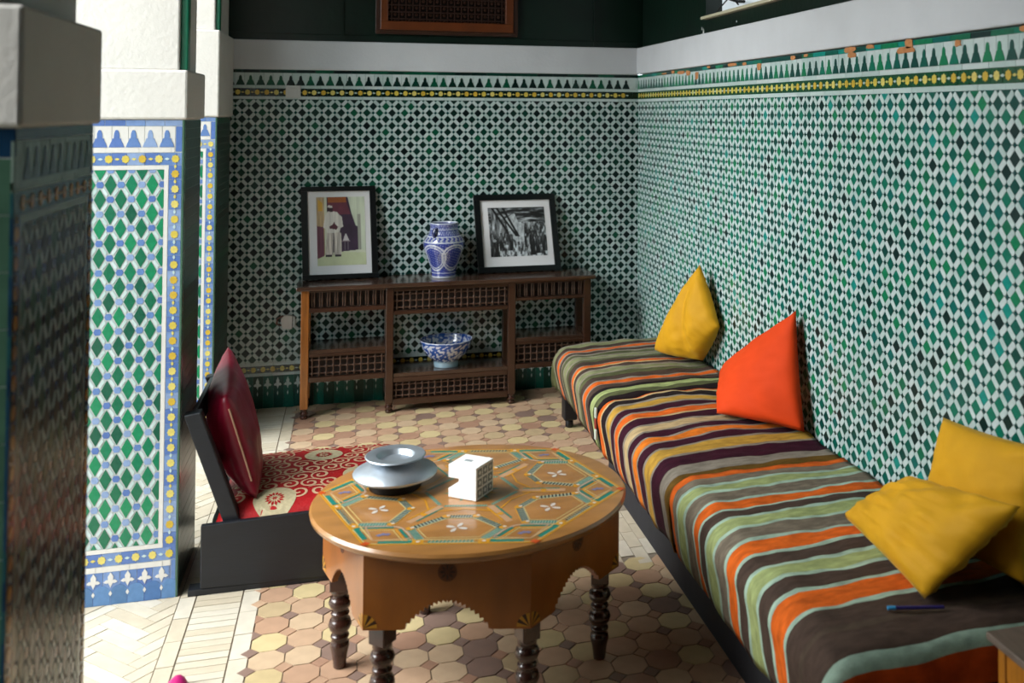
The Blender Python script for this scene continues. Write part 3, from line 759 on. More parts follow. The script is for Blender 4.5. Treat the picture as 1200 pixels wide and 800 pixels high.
bp = resample([(.070,0),(.072,.022),(.068,.032),(.085,.042),(.115,.068),(.138,.105),(.150,.150),(.152,.158),(.146,.158),(.132,.108),(.110,.072),(.06,.045),(.001,.04)], 90)
def paint_bowl(a, z, r, idx):
    C = np.tile(WHT, (len(a),1)); B2 = np.array([40,82,160])/255; outer = idx < 52
    nz = np.sin(a*13+np.sin(z*120)*1.3)*np.sin(z*95+np.sin(a*9)*1.5)+.55*np.sin(a*29-z*150)*np.sin(z*210+a*7)
    C[outer & (nz > -.12)] = B2; C[outer & (z < .036)] = np.array([150,180,196])/255
    C[outer & (np.abs(z-.145) < .004)] = B2; C[z > .153] = WHT; C[~outer & (nz > .1)] = B2
    return C
pot('body', bp, 160, paint_bowl, broot)

# ------------------------------------------------------------------ divan: base, three covered mattresses
base = tag(empty('divan_base', (0,0,0)), 'long low black divan base under the three striped mattresses', 'divan')
b = MB(); b.box(-.60, -.02, -3.86, -1.62, .0, .24); b.obj('skirt', BASEB, base, bevel=.01)
b = MB(); b.box(-.61, -.02, -1.62, -.72, .17, .25); b.obj('frame', BLACKP, base, bevel=.008)
for (x, y) in ((-.60,-.78),(-.10,-.78)):
    b = MB(); b.box(x-.035, x+.035, y-.04, y+.04, .045, .17); leg = b.obj('leg', BLACKP, base, bevel=.006)
    b = MB(); b.lathe([(.016,0),(.022,.008),(.022,.03),(.016,.046)], 14, (x,y,0)); b.obj('foot', BLACKP, leg, smooth=True)
KIL = material('woven_kilim', (255,255,255), .85, spec=.15, noise=.34, nscale=22, bump=.35, bscale=170, attr='col', stretch=(1,2.6,1))
def nz(x, y, z, sc, seed): return mnoise.noise(Vector((x*sc+seed*7.3, y*sc-seed*3.1, z*sc+seed)))
ORG=(226,104,30); MINT=(172,198,178); BRN=(78,62,53); GRN=(164,176,116); OLV=(92,96,62); TAU=(126,114,98); MAR=(58,14,34); CRM=(196,170,124); MUS=(196,152,62); DKB=(34,22,24); GRY=(148,138,124); OLB=(112,82,30); PGR=(140,144,104)
def kilim(name, label, y0, y1, ztop, stripes, enddrop=0, stdrop=.0, hem=.20, seed=1, xf=-.672, sag=.0, xw=-.015):
    """stripes: list of (y of the far edge, colour) going toward the camera"""
    ys = [s[0] for s in stripes] + [y1-enddrop]
    rows = []           # (t, colour of the band that starts here)
    for k, (ya, c) in enumerate(stripes):
        yb = ys[k+1]; n = max(1, int(math.ceil((ya-yb)/.022)))
        for q in range(n): rows.append((ya+(yb-ya)*q/n, c))
    rows.append((ys[-1], stripes[-1][1]))
    prof = []           # s, x, z-offset : across the top, over the rounded front edge, down to the hem
    n1 = 26
    for k in range(n1+1): prof.append((xw+(xf+.075-xw)*k/n1, 0.))
    for k in range(1, 9):
        a = math.pi/2*k/8; prof.append((xf+.075-.075*math.sin(a), -.075*(1-math.cos(a))))
    zr = ztop-.075
    for k in range(1, 9): prof.append((xf+.035*(k/8)**1.2, -.075-(zr-hem)*k/8))
    vs = []; np_ = len(prof)
    for (t, c) in rows:
        drop = 0; y = t
        if t < y1:                       # past the near end: fold down over the end
            e = y1-t; R = .05; q = R*math.pi/2
            if e < q: a = e/R; y = y1-R*math.sin(a); drop = R*(1-math.cos(a))
            else: y = y1-R-.012*(e-q); drop = R+(e-q)
        de = max(0, .06-(y0-t))/.06; sd = stdrop*de*de
        dn = max(0, .05-(t-y1))/.05 if not enddrop else 0; sd += .018*dn*dn
        for k, (x, dz) in enumerate(prof):
            s = k/np_
            wy = .016*nz(x*1.0, y*.6, 0, 3.2, seed) + .006*nz(x, y, 1, 11, seed) - .02*sag*math.sin(math.pi*min(1,s*1.3))
            wy *= max(0, min(1, min(y0-t+.01, (t-y1+.01) if not enddrop else 9)/.08))
            # front drop: hangs a little toward the camera
            wy += -.012*max(0, s-.7)*2*(1 if t-y1 > .06 or enddrop else 0)
            z = ztop+dz - drop - sd + .012*nz(x, y, 0, 5, seed+2)*(1 if dz == 0 else .5) + .006*nz(x, y*1.5, 0, 14, seed+3) - .018*math.exp(-((max(x, xf+.0)-xf)/.22)**2)
            hz = hem + .012*nz(0, t, 0, 9, seed+5)
            if z < hz: z = hz + .0004*k
            xx = x + (.010*nz(0, y, z, 8, seed+4) if dz < -.02 else 0)
            vs.append((xx, y+wy, z))
    b = MB(); nr = len(rows); fc = []
    fs = []
    for i in range(nr-1):
        for k in range(np_-1):
            fs.append((i*np_+k, i*np_+k+1, (i+1)*np_+k+1, (i+1)*np_+k)); fc.append(rows[i][1])
    fs = [f[::-1] for f in fs]
    b.add(vs, fs)
    root = tag(empty(name, ((xf+xw)/2,(y0+y1)/2, .25)), label, 'mattress', 'kilim covered divan mattresses')
    o = b.obj('kilim_cover', KIL, root, smooth=False); o.location = -Vector(root.location)
    o.data.polygons.foreach_set('use_smooth', [True]*len(fs))
    # face order in the mesh equals fs
    a = o.data.attributes.new('col', 'FLOAT_COLOR', 'FACE')
    a.data.foreach_set('color', np.array([[*lin(c), 1] for c in fc], dtype=np.float32).ravel())
    so = o.modifiers.new('thick','SOLIDIFY'); so.thickness = .006; so.offset = -1
    m = MB(); m.box(xf+.05, xw-.004, y1+.03, y0-.03, .252, ztop-.06); c = m.obj('mattress_core', BASEB, root, bevel=.02); c.location = -Vector(root.location)
    return root
def edges(cent, y_first, y_last):
    """centres (y, colour, line colour) -> edges with a thin line in between"""
    out = [(y_first, cent[0][1])]
    for (a, b_) in zip(cent, cent[1:]):
        m = (a[0]+b_[0])/2; lc = a[2] if len(a) > 2 else None
        if lc: out += [(m+.008, lc), (m-.008, b_[1])]
        else: out += [(m, b_[1])]
    return out
far = [(-.69,OLV,GRY),(-.76,PGR,BRN),(-.815,BRN,GRY),(-.862,ORG,GRY),(-.915,BRN,GRY),(-.965,OLV,GRY),(-1.02,PGR,GRY),(-1.075,OLV,BRN),(-1.13,BRN,GRY),(-1.19,ORG,CRM),(-1.24,BRN,GRY),(-1.30,PGR,GRY),(-1.355,OLV,BRN),(-1.41,BRN,GRY),(-1.475,ORG,GRY),(-1.53,BRN,BRN),(-1.575,DKB,None),(-1.615,GRN,None),(-1.665,OLV,None),(-1.705,DKB,None)]
km1 = kilim('kilim_mattress', 'divan mattress with green, orange and brown stripes, nearest the tiled end wall', -.655, -1.725, .428, edges(far,-.655,-1.725), stdrop=.10, seed=1, hem=.17)
mid = [(-1.745,ORG,CRM),(-1.835,DKB,GRY),(-1.90,MUS,GRY),(-1.97,MAR,GRY),(-2.04,ORG,CRM),(-2.115,MAR,GRY),(-2.185,CRM,GRY),(-2.255,MAR,GRY),(-2.325,(232,124,34),GRY),(-2.40,MAR,GRY),(-2.475,MUS,GRY),(-2.59,MAR,None),(-2.695,GRY,None),(-2.728,OLB,None)]
kilim('kilim_mattress', 'divan mattress with maroon, orange and mustard stripes, between the two greenish ones', -1.732, -2.753, .436, edges(mid,-1.732,-2.753), stdrop=.02, seed=2, hem=.17)
near = [(-2.770,ORG,None),(-2.815,TAU,MINT),(-2.872,GRN,MINT),(-2.955,TAU,MINT),(-3.033,ORG,MINT),(-3.094,BRN,MINT),(-3.165,GRN,MINT),(-3.250,TAU,MINT),(-3.332,ORG,MINT),(-3.405,BRN,MINT),(-3.485,GRN,MINT),(-3.560,BRN,MINT),(-3.645,ORG,MINT),(-3.745,BRN,None)]
kilim('kilim_mattress', 'divan mattress with grey-brown, pale green and orange stripes and pen lying on it', -2.756, -3.86, .440, edges(near,-2.756,-4.2)+[(-3.780,(84,70,58)),(-3.80,BRN),(-3.892,MINT),(-3.930,(206,80,20)),(-4.015,DKB),(-4.05,OLV),(-4.065,DKB)], enddrop=.30, stdrop=.0, seed=3, hem=.165)
for (z, c) in ((.352,(206,214,200)),(.305,(158,52,30)),(.258,(206,214,200))):
    b = MB(); b.box(-.686, -.676, -1.722, -1.700, z-.022, z+.022); o = b.obj('woven_tab', material('tab_cloth', c, .85, noise=.15, nscale=60), km1, bevel=.003); o.location = -Vector(km1.location)
# pen on the near mattress
p0 = onz(1040,712,.452); p1 = onz(1106,711,.452)
pen = tag(empty('pen', (p0+p1)/2), 'slim dark blue pen with light blue tip lying on the striped mattress', 'pen')
d = (p1-p0); q = p0+d*.14
b = MB(); b.tube([q-pen.location, p1-pen.location], .0045, 8); b.obj('barrel', material('violet_blue_plastic', (52,44,110), .3), pen, smooth=True)
b = MB(); b.tube([p0-pen.location, q-pen.location], .0052, 8); b.obj('cap', material('light_blue_plastic', (70,160,214), .3), pen, smooth=True)

# ------------------------------------------------------------------ cushions
def pillow(name, label, A, B, C, D, t1, t2, mat, group=None, n=30, seed=0, wr=.006, pinch=.07, piping=None, cat='cushion', pw=.42, crease=0):
    """A,B,C,D corners in order; t1 bulge on the side the normal (A->B x A->D) points to, t2 on the other"""
    A,B,C,D = map(Vector,(A,B,C,D)); cen = (A+B+C+D)/4
    root = tag(empty(name, cen), label, cat, group)
    N = (C-A).cross(D-B).normalized()
    def P(u, v, side):
        uu = u*(1-pinch*(1-v*v)); vv = v*(1-pinch*(1-u*u)); s, t = (uu+1)/2, (vv+1)/2
        p = A*(1-s)*(1-t)+B*s*(1-t)+C*s*t+D*(1-s)*t
        h = max(0,(1-u*u)*(1-v*v))**pw
        if crease: h *= 1-crease*math.exp(-((u+v)/.28)**2)
        w = wr*(mnoise.noise(Vector((u*3+seed, v*3, side)))+.6*mnoise.noise(Vector((u*2.2+v*6+seed, v*7-u*2, side+3))))*min(1,h*2.5)
        return p + N*(((t1 if side > 0 else -t2)*h) + w*(1 if side > 0 else -1)) - cen
    b = MB()
    for side in (1,-1):
        vs = [P(-1+2*i/n, -1+2*j/n, side) for j in range(n+1) for i in range(n+1)]
        fs = [(j*(n+1)+i, j*(n+1)+i+1, (j+1)*(n+1)+i+1, (j+1)*(n+1)+i) for j in range(n) for i in range(n)]
        if side < 0: fs = [f[::-1] for f in fs]
        b.add(vs, fs)
    me = b.mesh('cover', mat, True)
    import bmesh
    bm = bmesh.new(); bm.from_mesh(me); bmesh.ops.remove_doubles(bm, verts=bm.verts, dist=.0005); bm.to_mesh(me); bm.free()
    o = bpy.data.objects.new('cover', me); col.objects.link(o); o.parent = root
    if piping:
        for (nm, path, r, pm) in piping:
            pb = MB(); pb.tube([P(u, v, s)+N*off for u, v, s, off in path], r, 7); pb.obj(nm, pm, root, smooth=True)
    return root
VY = material('yellow_velvet', (222,164,20), .7, spec=.25, noise=.10, nscale=9, bump=.12, bscale=25)
VO = material('orange_velvet', (236,72,14), .75, spec=.2, noise=.08, nscale=9, bump=.10, bscale=20)
VM = material('crimson_satin', (136,8,40), .38, spec=.5, noise=.12, nscale=9, bump=.08, bscale=20)
for vm, tint in ((VY,(255,226,130)),(VO,(255,150,90)),(VM,(255,70,130))):
    bs = vm.node_tree.nodes['Principled BSDF']; bs.inputs['Sheen Weight'].default_value = .25; bs.inputs['Sheen Roughness'].default_value = .4
    bs.inputs['Sheen Tint'].default_value = (*lin(tint), 1)
pillow('cushion', 'yellow velvet cushion leaning on the wall on the green and orange striped mattress', (-.215,-1.08,.455),(-.065,-1.40,.468),(-.035,-1.555,.665),(-.065,-1.345,.930), .10, .03, VY, seed=2, pinch=-.05, crease=.30, wr=.008)
pillow('cushion', 'bright orange velvet cushion leaning on the wall on the maroon striped mattress', (-.285,-2.175,.455),(-.055,-2.52,.465),(-.035,-2.40,.905),(-.135,-1.86,.56), .075, .03, VO, seed=5, pinch=.03)
pillow('cushion', 'yellow velvet cushion upright against the wall behind another yellow cushion', (-.11,-3.42,.455),(-.09,-3.86,.50),(-.05,-3.88,.845),(-.045,-3.43,.79), .06, .03, VY, seed=8, pinch=.04)
pillow('cushion', 'yellow velvet cushion slumped forward in front of another yellow cushion', (-.285,-3.275,.465),(-.325,-3.775,.458),(-.17,-3.95,.74),(-.13,-3.40,.61), .075, .06, VY, seed=13, pinch=.03, wr=.014)

# ------------------------------------------------------------------ low chair
ch = tag(empty('low_chair', (0,0,0)), 'low black wooden chair with red patterned seat beside the sunlit tiled pillar', 'chair')
CY0, CY1, CX0, CX1 = -2.255, -1.56, -2.225, -1.52
for (nm, y, zz) in (('side_panel',CY0,.0),('side_panel',CY1-.02,.045)):
    b = MB(); b.prism([(CX0,.025),(CX1,.010),(CX1,.262-zz),(CX0,.242-zz)], 0, .022, 0, (lambda y: (lambda u, v, d: (u, y+.022-d, v)))(y), cap=True); b.obj(nm, BLACKP, ch, bevel=.004)
b = MB(); b.box(CX1-.02, CX1, CY0+.022, CY1-.02, .02, .215); b.obj('front_panel', BLACKP, ch, bevel=.003)
b = MB(); b.box(CX0+.02, CX1-.02, CY0+.022, CY1-.02, .15, .20); b.obj('seat_board', BLACKP, ch)
b = MB(); b.box(CX0-.04, CX1, CY0+.005, CY0+.06, 0, .022); b.obj('runner', BLACKP, ch, bevel=.003)
b = MB(); b.box(CX0-.04, CX1, CY1-.06, CY1-.005, 0, .022); b.obj('runner', BLACKP, ch, bevel=.003)
for y in (CY0+.024, CY1-.045-.11):
    b = MB(); hx = .028
    vsx = [(-2.118-hx,.21),(-2.118+hx,.21),(-2.262+hx,.628),(-2.262-hx,.620)]
    b.prism(vsx, 0, .05, 0, (lambda y: (lambda u, v, d: (u, y+.05-d, v)))(y), cap=True); b.obj('back_post', BLACKP, ch, bevel=.004)
for (t0, t1) in ((.86,.99),(.45,.56)):
    b = MB(); lo = Vector((-2.13,0,.21)); hi = Vector((-2.272,0,.624)); dn = (hi-lo)
    p = [lo+dn*t0, lo+dn*t0+Vector((.018,0,.006)), lo+dn*t1+Vector((.018,0,.006)), lo+dn*t1]
    b.prism([(q.x,q.z) for q in p], 0, CY1-.155-CY0-.06, 0, lambda u, v, d: (u, CY1-.16-d, v), cap=True); b.obj('back_rail', BLACKP, ch, bevel=.003)
# red seat cushion
SEATR = material('red_brocade', (186,16,22), .6, spec=.3, noise=.10, nscale=40, bump=.2, bscale=120)
SCR = material('cream_scroll_thread', (228,190,150), .6, noise=.08, nscale=60); MED = material('cream_medallion_thread', (206,190,150), .6, noise=.15, nscale=80)
seat = tag(empty('seat_cushion', (0,0,0)), 'red seat cushion with cream scrollwork and round medallions on the black chair', 'cushion')
SX0, SX1, SY0, SY1 = -2.19, -1.50, -2.228, -1.585
def seat_z(x, y):
    u = (x-SX0)/(SX1-SX0)*2-1; v = (y-SY0)/(SY1-SY0)*2-1
    e = max(0,1-u**8)*max(0,1-v**8)
    return .205+.075*e**.5+.014*(1-u*u)*(1-v*v)+.004*mnoise.noise(Vector((x*6,y*6,2)))
b = MB(); n = 56
vs = [(SX0+(SX1-SX0)*i/n, SY0+(SY1-SY0)*j/n, seat_z(SX0+(SX1-SX0)*i/n, SY0+(SY1-SY0)*j/n)) for j in range(n+1) for i in range(n+1)]
b.add(vs, [(j*(n+1)+i, j*(n+1)+i+1, (j+1)*(n+1)+i+1, (j+1)*(n+1)+i) for j in range(n) for i in range(n)])
b.add([(SX0,SY0,.2),(SX1,SY0,.2),(SX1,SY1,.2),(SX0,SY1,.2)], [(3,2,1,0)])
b.obj('cover', SEATR, seat, smooth=True)
meds = [onz(379.5,533,.29), onz(322,580,.29), Vector((-1.68,-2.02,0)), Vector((-1.66,-2.2,0))]
def okp(x, y, rad=.0): return SX0+.02 < x < SX1-.02 and SY0+.015 < y < SY1-.02 and all((x-m.x)**2+(y-m.y)**2 > (.078+rad)**2 for m in meds)
def ribbon(bm, pts, w):
    n = len(pts); vs = []
    for i, (x, y, ww) in enumerate(pts):
        x0,y0,_ = pts[max(i-1,0)]; x1,y1,_ = pts[min(i+1,n-1)]; l = math.hypot(x1-x0,y1-y0) or 1
        nx, ny = -(y1-y0)/l, (x1-x0)/l
        for s in (1,-1):
            X, Y = x+s*nx*w*ww, y+s*ny*w*ww; vs.append((X, Y, seat_z(X,Y)+.0012))
    bm.add(vs, [(2*i+1, 2*i+3, 2*i+2, 2*i) for i in range(n-1)])
sc = MB(); rr = random.Random(4); g = .072
for i in range(11):
    for j in range(10):
        x = SX0+.03+g*i+(g/2 if j % 2 else 0); y = SY0+.03+g*.92*j
        if not okp(x, y): continue
        a0 = rr.uniform(0, 6.28); hd = 1 if (i+j) % 2 else -1; pts = []
        for k in range(30):
            t = k/29; rad = .006+.030*t**.9; an = a0+hd*t*2*math.pi*1.35
            pts.append((x+rad*math.cos(an), y+rad*math.sin(an), .6+.5*math.sin(math.pi*min(1,t*1.0))))
        if all(okp(p[0],p[1],-.006) for p in pts[::5]): ribbon(sc, pts, .0046)
        pts = []; 
        for k in range(12):
            t = k/11; an = a0+hd*2*math.pi*1.35+1.2*hd*t; rad = .036+.012*t
            pts.append((x+rad*math.cos(an), y+rad*math.sin(an), 1-.7*t))
        if all(okp(p[0],p[1],-.008) for p in pts): ribbon(sc, pts, .0045)
tag(sc.obj('scroll_pattern', SCR, seat), kind='stuff')
for m in meds:
    if not (SX0 < m.x < SX1 and SY0 < m.y < SY1): continue
    b = MB(); R = .074; k1 = 40; vs = [(m.x, m.y, seat_z(m.x,m.y)+.0016)]
    for rr_ in (.35,.7,1):
        for k in range(k1):
            a = 2*math.pi*k/k1; X = m.x+R*rr_*math.cos(a); Y = max(SY0+.008, m.y+R*rr_*math.sin(a)); vs.append((X, Y, seat_z(X,Y)+.0016))
    fs = [(0,1+k,1+(k+1) % k1) for k in range(k1)] + [(1+q*k1+k, 1+(q+1)*k1+k, 1+(q+1)*k1+(k+1) % k1, 1+q*k1+(k+1) % k1) for q in range(2) for k in range(k1)]
    b.add(vs, fs); md = b.obj('medallion', MED, seat)
    b = MB()
    for k in range(14):
        a = 2*math.pi*k/14
        pts = [(m.x+r_*math.cos(a+da), m.y+r_*math.sin(a+da)) for r_, da in ((.014,0),(.026,-.20),(.036,0),(.026,.20))]
        b.add([(X,Y,seat_z(X,Y)+.0024) for X, Y in pts], [(0,1,2,3)])
    for k in range(6):
        a = 2*math.pi*k/6; pts = [(m.x+r_*math.cos(a+da), m.y+r_*math.sin(a+da)) for r_, da in ((.001,0),(.006,-.5),(.012,0),(.006,.5))]
        b.add([(X,Y,seat_z(X,Y)+.0024) for X, Y in pts], [(0,1,2,3)])
    b.obj('rosette', SEATR, md)
GOLD = material('gold_piping', (206,160,130), .5)
pth = [(-1+2*k/24*1.0, -1.0, 1, .0) for k in range(4,22)]
pillow('cushion', 'crimson satin cushion with a gold seam leaning against the black chair back',
       (-2.050,-2.165,.284),(-2.165,-2.150,.655),(-2.205,-1.70,.735),(-2.10,-1.70,.30), .115, .055, VM, seed=3, pinch=.05, wr=.006,
       piping=[('seam', pth, .0035, GOLD)])

# ------------------------------------------------------------------ round painted table
TC = Vector((-1.366,-2.92,0)); SQ = .915; TH = .52; ANG = [168-60*k for k in range(6)]
tbl = tag(empty('round_table', (0,0,0)), 'round low wooden table with painted hexagon pattern and scalloped apron', 'table')
def tp(r, a, z=0): return Vector((TC.x+r*math.cos(a), TC.y+SQ*r*math.sin(a), z))
b = MB(); b.lathe([(.001,-.034),(.44,-.034),(.462,-.030),(.474,-.020),(.476,-.010),(.470,-.002),(.455,0),(.001,.0)], 96, (TC.x,TC.y,TH), 0, 1, SQ, capb=True)
b.obj('top', TBLW, tbl, smooth=True)
VA = [math.radians(a) for a in ANG]
LEGP = [(.015,0),(.019,.004),(.020,.018),(.024,.045),(.029,.066),(.027,.078),(.018,.086),(.026,.090),(.028,.095),(.026,.100),(.018,.104),(.030,.116),(.035,.130),(.030,.145),(.018,.154),(.026,.158),(.028,.163),(.026,.168),(.018,.172),(.030,.184),(.035,.197),(.030,.210),(.018,.218),(.027,.223),(.027,.236)]
lm = MB(); lm.lathe(LEGP, 20); legme = lm.mesh('leg', TLEG, True)
for a in VA:
    p = tp(.396, a-.02)
    leg = bpy.data.objects.new('leg', legme); col.objects.link(leg); leg.parent = tbl; leg.location = p
    b = MB(); rot = Matrix.Rotation(a, 3, 'Z'); b.box(-.027,.027,-.027,.027,.235,.484, 0, rot); b.obj('leg_block', TLEG, leg, bevel=.003)
INL = [material('inlay_yellow', (214,150,40), .4), material('inlay_dark', (70,36,18), .4)]
for k in range(6):
    A, B = tp(.455, VA[k]-.06), tp(.455, VA[(k+1) % 6]-.06); W = (B-A).length; ux = (B-A).normalized(); nrm = Vector((ux.y,-ux.x,0))
    if nrm.dot(A-TC) < 0: nrm = -nrm
    z0, z1 = .287, TH-.034
    mp = (lambda A, ux, nrm: (lambda u, v, d: tuple(A+ux*u+nrm*d+Vector((0,0,v)))))(A, ux, nrm)
    half = []
    N = 11; a0, a1 = .23*W, .5*W; rise = .080
    for q in range(N):
        t = q/(N-1)
        u = a0+(a1-a0)*t; v = z0+rise*(math.sin(t*math.pi/2)**.8)
        half.append((u, v)); 
        if q < N-1:
            t2 = (q+.5)/(N-1); u2 = a0+(a1-a0)*t2; v2 = z0+rise*(math.sin(t2*math.pi/2)**.8)
            half.append((u2+.004, v2-.008))
    arch = half + [(W-u, v) for u, v in half[:-1][::-1]]
    poly = [(0,z0)] + arch + [(W,z0),(W,z1),(0,z1)]
    b = MB(); b.prism(poly, -.018, 0, 0, mp, cap=True); ap = b.obj('apron_panel', APRW, tbl)
    for (uc, sg) in ((.003,1),(W-.003,-1)):
        b = MB()
        for q in range(5):
            an0 = math.radians(90-18*q); an1 = math.radians(90-18*(q+1)); r = .036
            b.prism([(uc,z0+.006),(uc+sg*r*math.cos(an0),z0+.006+r*math.sin(an0)),(uc+sg*r*math.cos(an1),z0+.006+r*math.sin(an1))][::sg], 0, .0008, q % 2, mp)
        b.obj('fan_inlay', INL, ap)
    b = MB(); b.prism([(W/2+.026*math.cos(t*math.pi/12), z1-.045+.026*math.sin(t*math.pi/12)) for t in range(24)], 0, .0006, 0, mp); ro = b.obj('carved_rosette', material('rosette_recess', (112,58,20), .5), ap)
    b = MB()
    for t in range(8):
        c = t*math.pi/4; b.prism([(W/2+r*math.cos(c+da), z1-.045+r*math.sin(c+da)) for r, da in ((.004,0),(.014,-.25),(.023,0),(.014,.25))], .0006, .0014, 0, mp)
    b.obj('rosette_petal', INL[1], ro)
# painted pattern on the top
PM = dict(y=material('paint_yellow', (226,158,28), .35), t=material('paint_teal', (26,134,118), .35), g=material('paint_grey_green', (168,180,158), .35), w=material('paint_white', (226,216,206), .35),
          p=material('paint_pink', (206,160,120), .35), v=material('paint_violet', (126,124,160), .35), r=material('paint_red', (214,84,24), .35), k=material('paint_black', (40,44,48), .35), c=material('paint_cream', (222,198,130), .35))
PK = list(PM); pt = MB(); HV = [tp(.480, a-.04)-TC for a in VA]
def hp(k, t, s): return TC + (HV[k % 6]*(1-t)+HV[(k+1) % 6]*t)*s
def quad(p, q, w, c, z=.0006):
    d = (q-p); n = Vector((-d.y,d.x,0)).normalized()*w/2
    vs = [p-n, q-n, q+n, p+n]; 
    pt.add([(v.x,v.y,TH+z) for v in vs], [(0,1,2,3)], PK.index(c))
def hatch(p, q, w, c1, c2, n):
    quad(p, q, w, c1, .0004); d = q-p; nn = Vector((-d.y,d.x,0)).normalized()*w*.42
    for i in range(n):
        m = p+d*(i+.5)/n; quad(m-nn, m+nn+d/n*.3, d.length/n*.45, c2, .0008)
def blob(c, r, m, n=12, z=.0008, e=1):
    pt.add([(c.x+r*math.cos(6.2832*i/n), c.y+e*r*SQ*math.sin(6.2832*i/n), TH+z) for i in range(n)], [tuple(range(n))], PK.index(m))
def path(P, w, m, z=.0007):
    for a_, b_ in zip(P, P[1:]): quad(a_, b_, w, m, z)
for k in range(6):
    e = lambda t, s: hp(k, t, s)
    # border
    quad(e(0,.970), e(1,.970), .0055, 'y'); quad(e(0,.900), e(1,.900), .0045, 'c'); quad(e(0,.955), e(1,.955), .003, 'c')
    for (t0, t1) in ((.06,.25),(.75,.94)): quad(e(t0,.935), e(t1,.935), .014, 't')
    hatch(e(.36,.935), e(.64,.935), .016, 'g', 'k' if k % 2 else 't', 12)
    for t in (.30,.70): quad(e(t-.035,.935), e(t+.035,.935), .022, 'y', .0009); blob(e(t,.935), .006, 'w', 8, .0012)
    blob(e(0,.955), .015, 'r', 4, .001)
    # cell
    C = [e(.30,.90), e(.70,.90), e(.88,.71), e(.68,.50), e(.32,.50), e(.12,.71)]
    for i, st in ((1,'gt'),(2,'gk'),(3,'gk'),(4,'gk'),(5,'gt')):
        hatch(C[i], C[(i+1) % 6], .024, st[0], st[1], 11)
    cc = e(.5,.70)
    for sc_, w_, m_c in ((1.13,.004,'c'),(1.22,.009,'t'),(1.31,.005,'y'),(1.38,.003,'c')):
        for (i, j) in ((1,2),(5,0)): quad(cc+(C[i]-cc)*sc_, cc+(C[j]-cc)*sc_, w_, m_c, .0005)
    for i in range(6): path([cc+(C[i]-cc)*.84, cc+(C[(i+1) % 6]-cc)*.84], .0030, 'c'); path([cc+(C[i]-cc)*1.13, cc+(C[(i+1) % 6]-cc)*1.13], .0030, 'y')
    for i in (2,3,4,5): blob(C[i], .012, 'y', 8, .001); blob(C[i]+Vector((.006,.004,0)), .006, 'w', 8, .0012)
    an = math.atan2(e(1,1).y-e(0,1).y, e(1,1).x-e(0,1).x)
    for q in range(4):
        th = q*math.pi/2+math.pi/4+.2; d = Vector((math.cos(th),math.sin(th)*SQ,0)); m = cc+d*.019; n_ = Vector((-d.y,d.x,0))
        pts = [m-d*.016, m-d*.004-n_*.0065, m+d*.010-n_*.0060, m+d*.015, m+d*.010+n_*.0060, m-d*.004+n_*.0065]
        pt.add([(v.x,v.y,TH+.0009) for v in pts], [tuple(range(6))], PK.index('w'))
    # kite at the corner
    a_, b2, c2 = hp(k,.24,.87), hp(k,0,.90), hp(k-1,.76,.87); inn = hp(k,0,.64)
    arc = []; m_ = hp(k,0,.95)
    for q in range(13):
        t = q/12; p = c2*(1-t)**3+3*(1-t)**2*t*(c2+(inn-c2)*.95)+3*(1-t)*t*t*(a_+(inn-a_)*.95)+a_*t**3; arc.append(p)
    path(arc, .005, 'p'); path([c2, b2, a_], .005, 'p'); path([p*.97+m_*.03 for p in arc], .002, 'w', .0009)
    m = hp(k,0,.81); 
    for q in range(3): blob(m+Vector((.011*(q-1), .004*(q % 2), 0)), .010, 'v', 4, .0008+.0001*q)
    # lines running in to the centre
    quad(hp(k,0,.60), hp(k,0,.30), .020, 'p', .0003); quad(hp(k,.06,.58), hp(k,.1,.34), .006, 'y', .0007); quad(hp(k-1,.94,.58), hp(k-1,.9,.34), .006, 't', .0007)
    path([e(.1,.40), e(.5,.36), e(.9,.40)], .005, 'y'); hatch(e(.06,.30), e(.94,.30), .012, 'g', 't', 16)
    blob(hp(k,0,.46), .010, 'y', 8, .001)
for k in range(12):
    th = k*math.pi/6; d = Vector((math.cos(th),math.sin(th)*SQ,0)); n_ = Vector((-d.y,d.x,0))
    pt.add([((TC+v).x,(TC+v).y,TH+.0008) for v in (d*.02, d*.05-n_*.010, d*.09, d*.05+n_*.010)], [(0,1,2,3)], PK.index('y' if k % 2 else 't'))
tag(pt.obj('painted_pattern', list(PM.values()), tbl), kind='stuff')

# ------------------------------------------------------------------ things on the table
PEW = material('pewter', (216,226,236), .42, metal=.85, noise=.14, nscale=14, bump=.06, bscale=60)
v = tag(empty('pewter_dish', (-1.592,-2.822,TH+.0014)), 'flared pewter dish with wide sloping skirt on the painted table', 'dish')
b = MB(); b.lathe([(.078,0),(.080,.004),(.078,.026),(.060,.032)], 40, capt=True); b.obj('base', material('dark_metal', (40,34,30), .5, metal=.6), v, smooth=True)
b = MB(); b.lathe([(.070,.026),(.118,.036),(.1275,.042),(.1285,.047),(.124,.052),(.100,.064),(.078,.074),(.062,.080),(.054,.082)], 56, capt=True); b.obj('skirt', PEW, v, smooth=True)
b = MB(); b.lathe([(.050,.080),(.056,.085),(.072,.090),(.089,.094),(.0925,.097),(.090,.0995),(.060,.0985),(.056,.0965),(.048,.080),(.036,.070),(.001,.067)], 56); b.obj('dish', PEW, v, smooth=True)
PORC = material('white_porcelain', (232,232,230), .3); PORC.node_tree.nodes['Principled BSDF'].inputs['Base Color'].default_value = (.88,.88,.87,1); PSH = material('recess_shade_grey', (168,178,180), .5)  # grey stands for shade in the impressed squares and the top slot
cb_ = tag(empty('white_cube_box', (-1.372,-2.942,TH+.0014)), 'small white cube box with a notch cut through its side, on the painted table', 'box')
cb_.rotation_euler = (0,0,math.radians(-38.5)); h = .049; H = .098
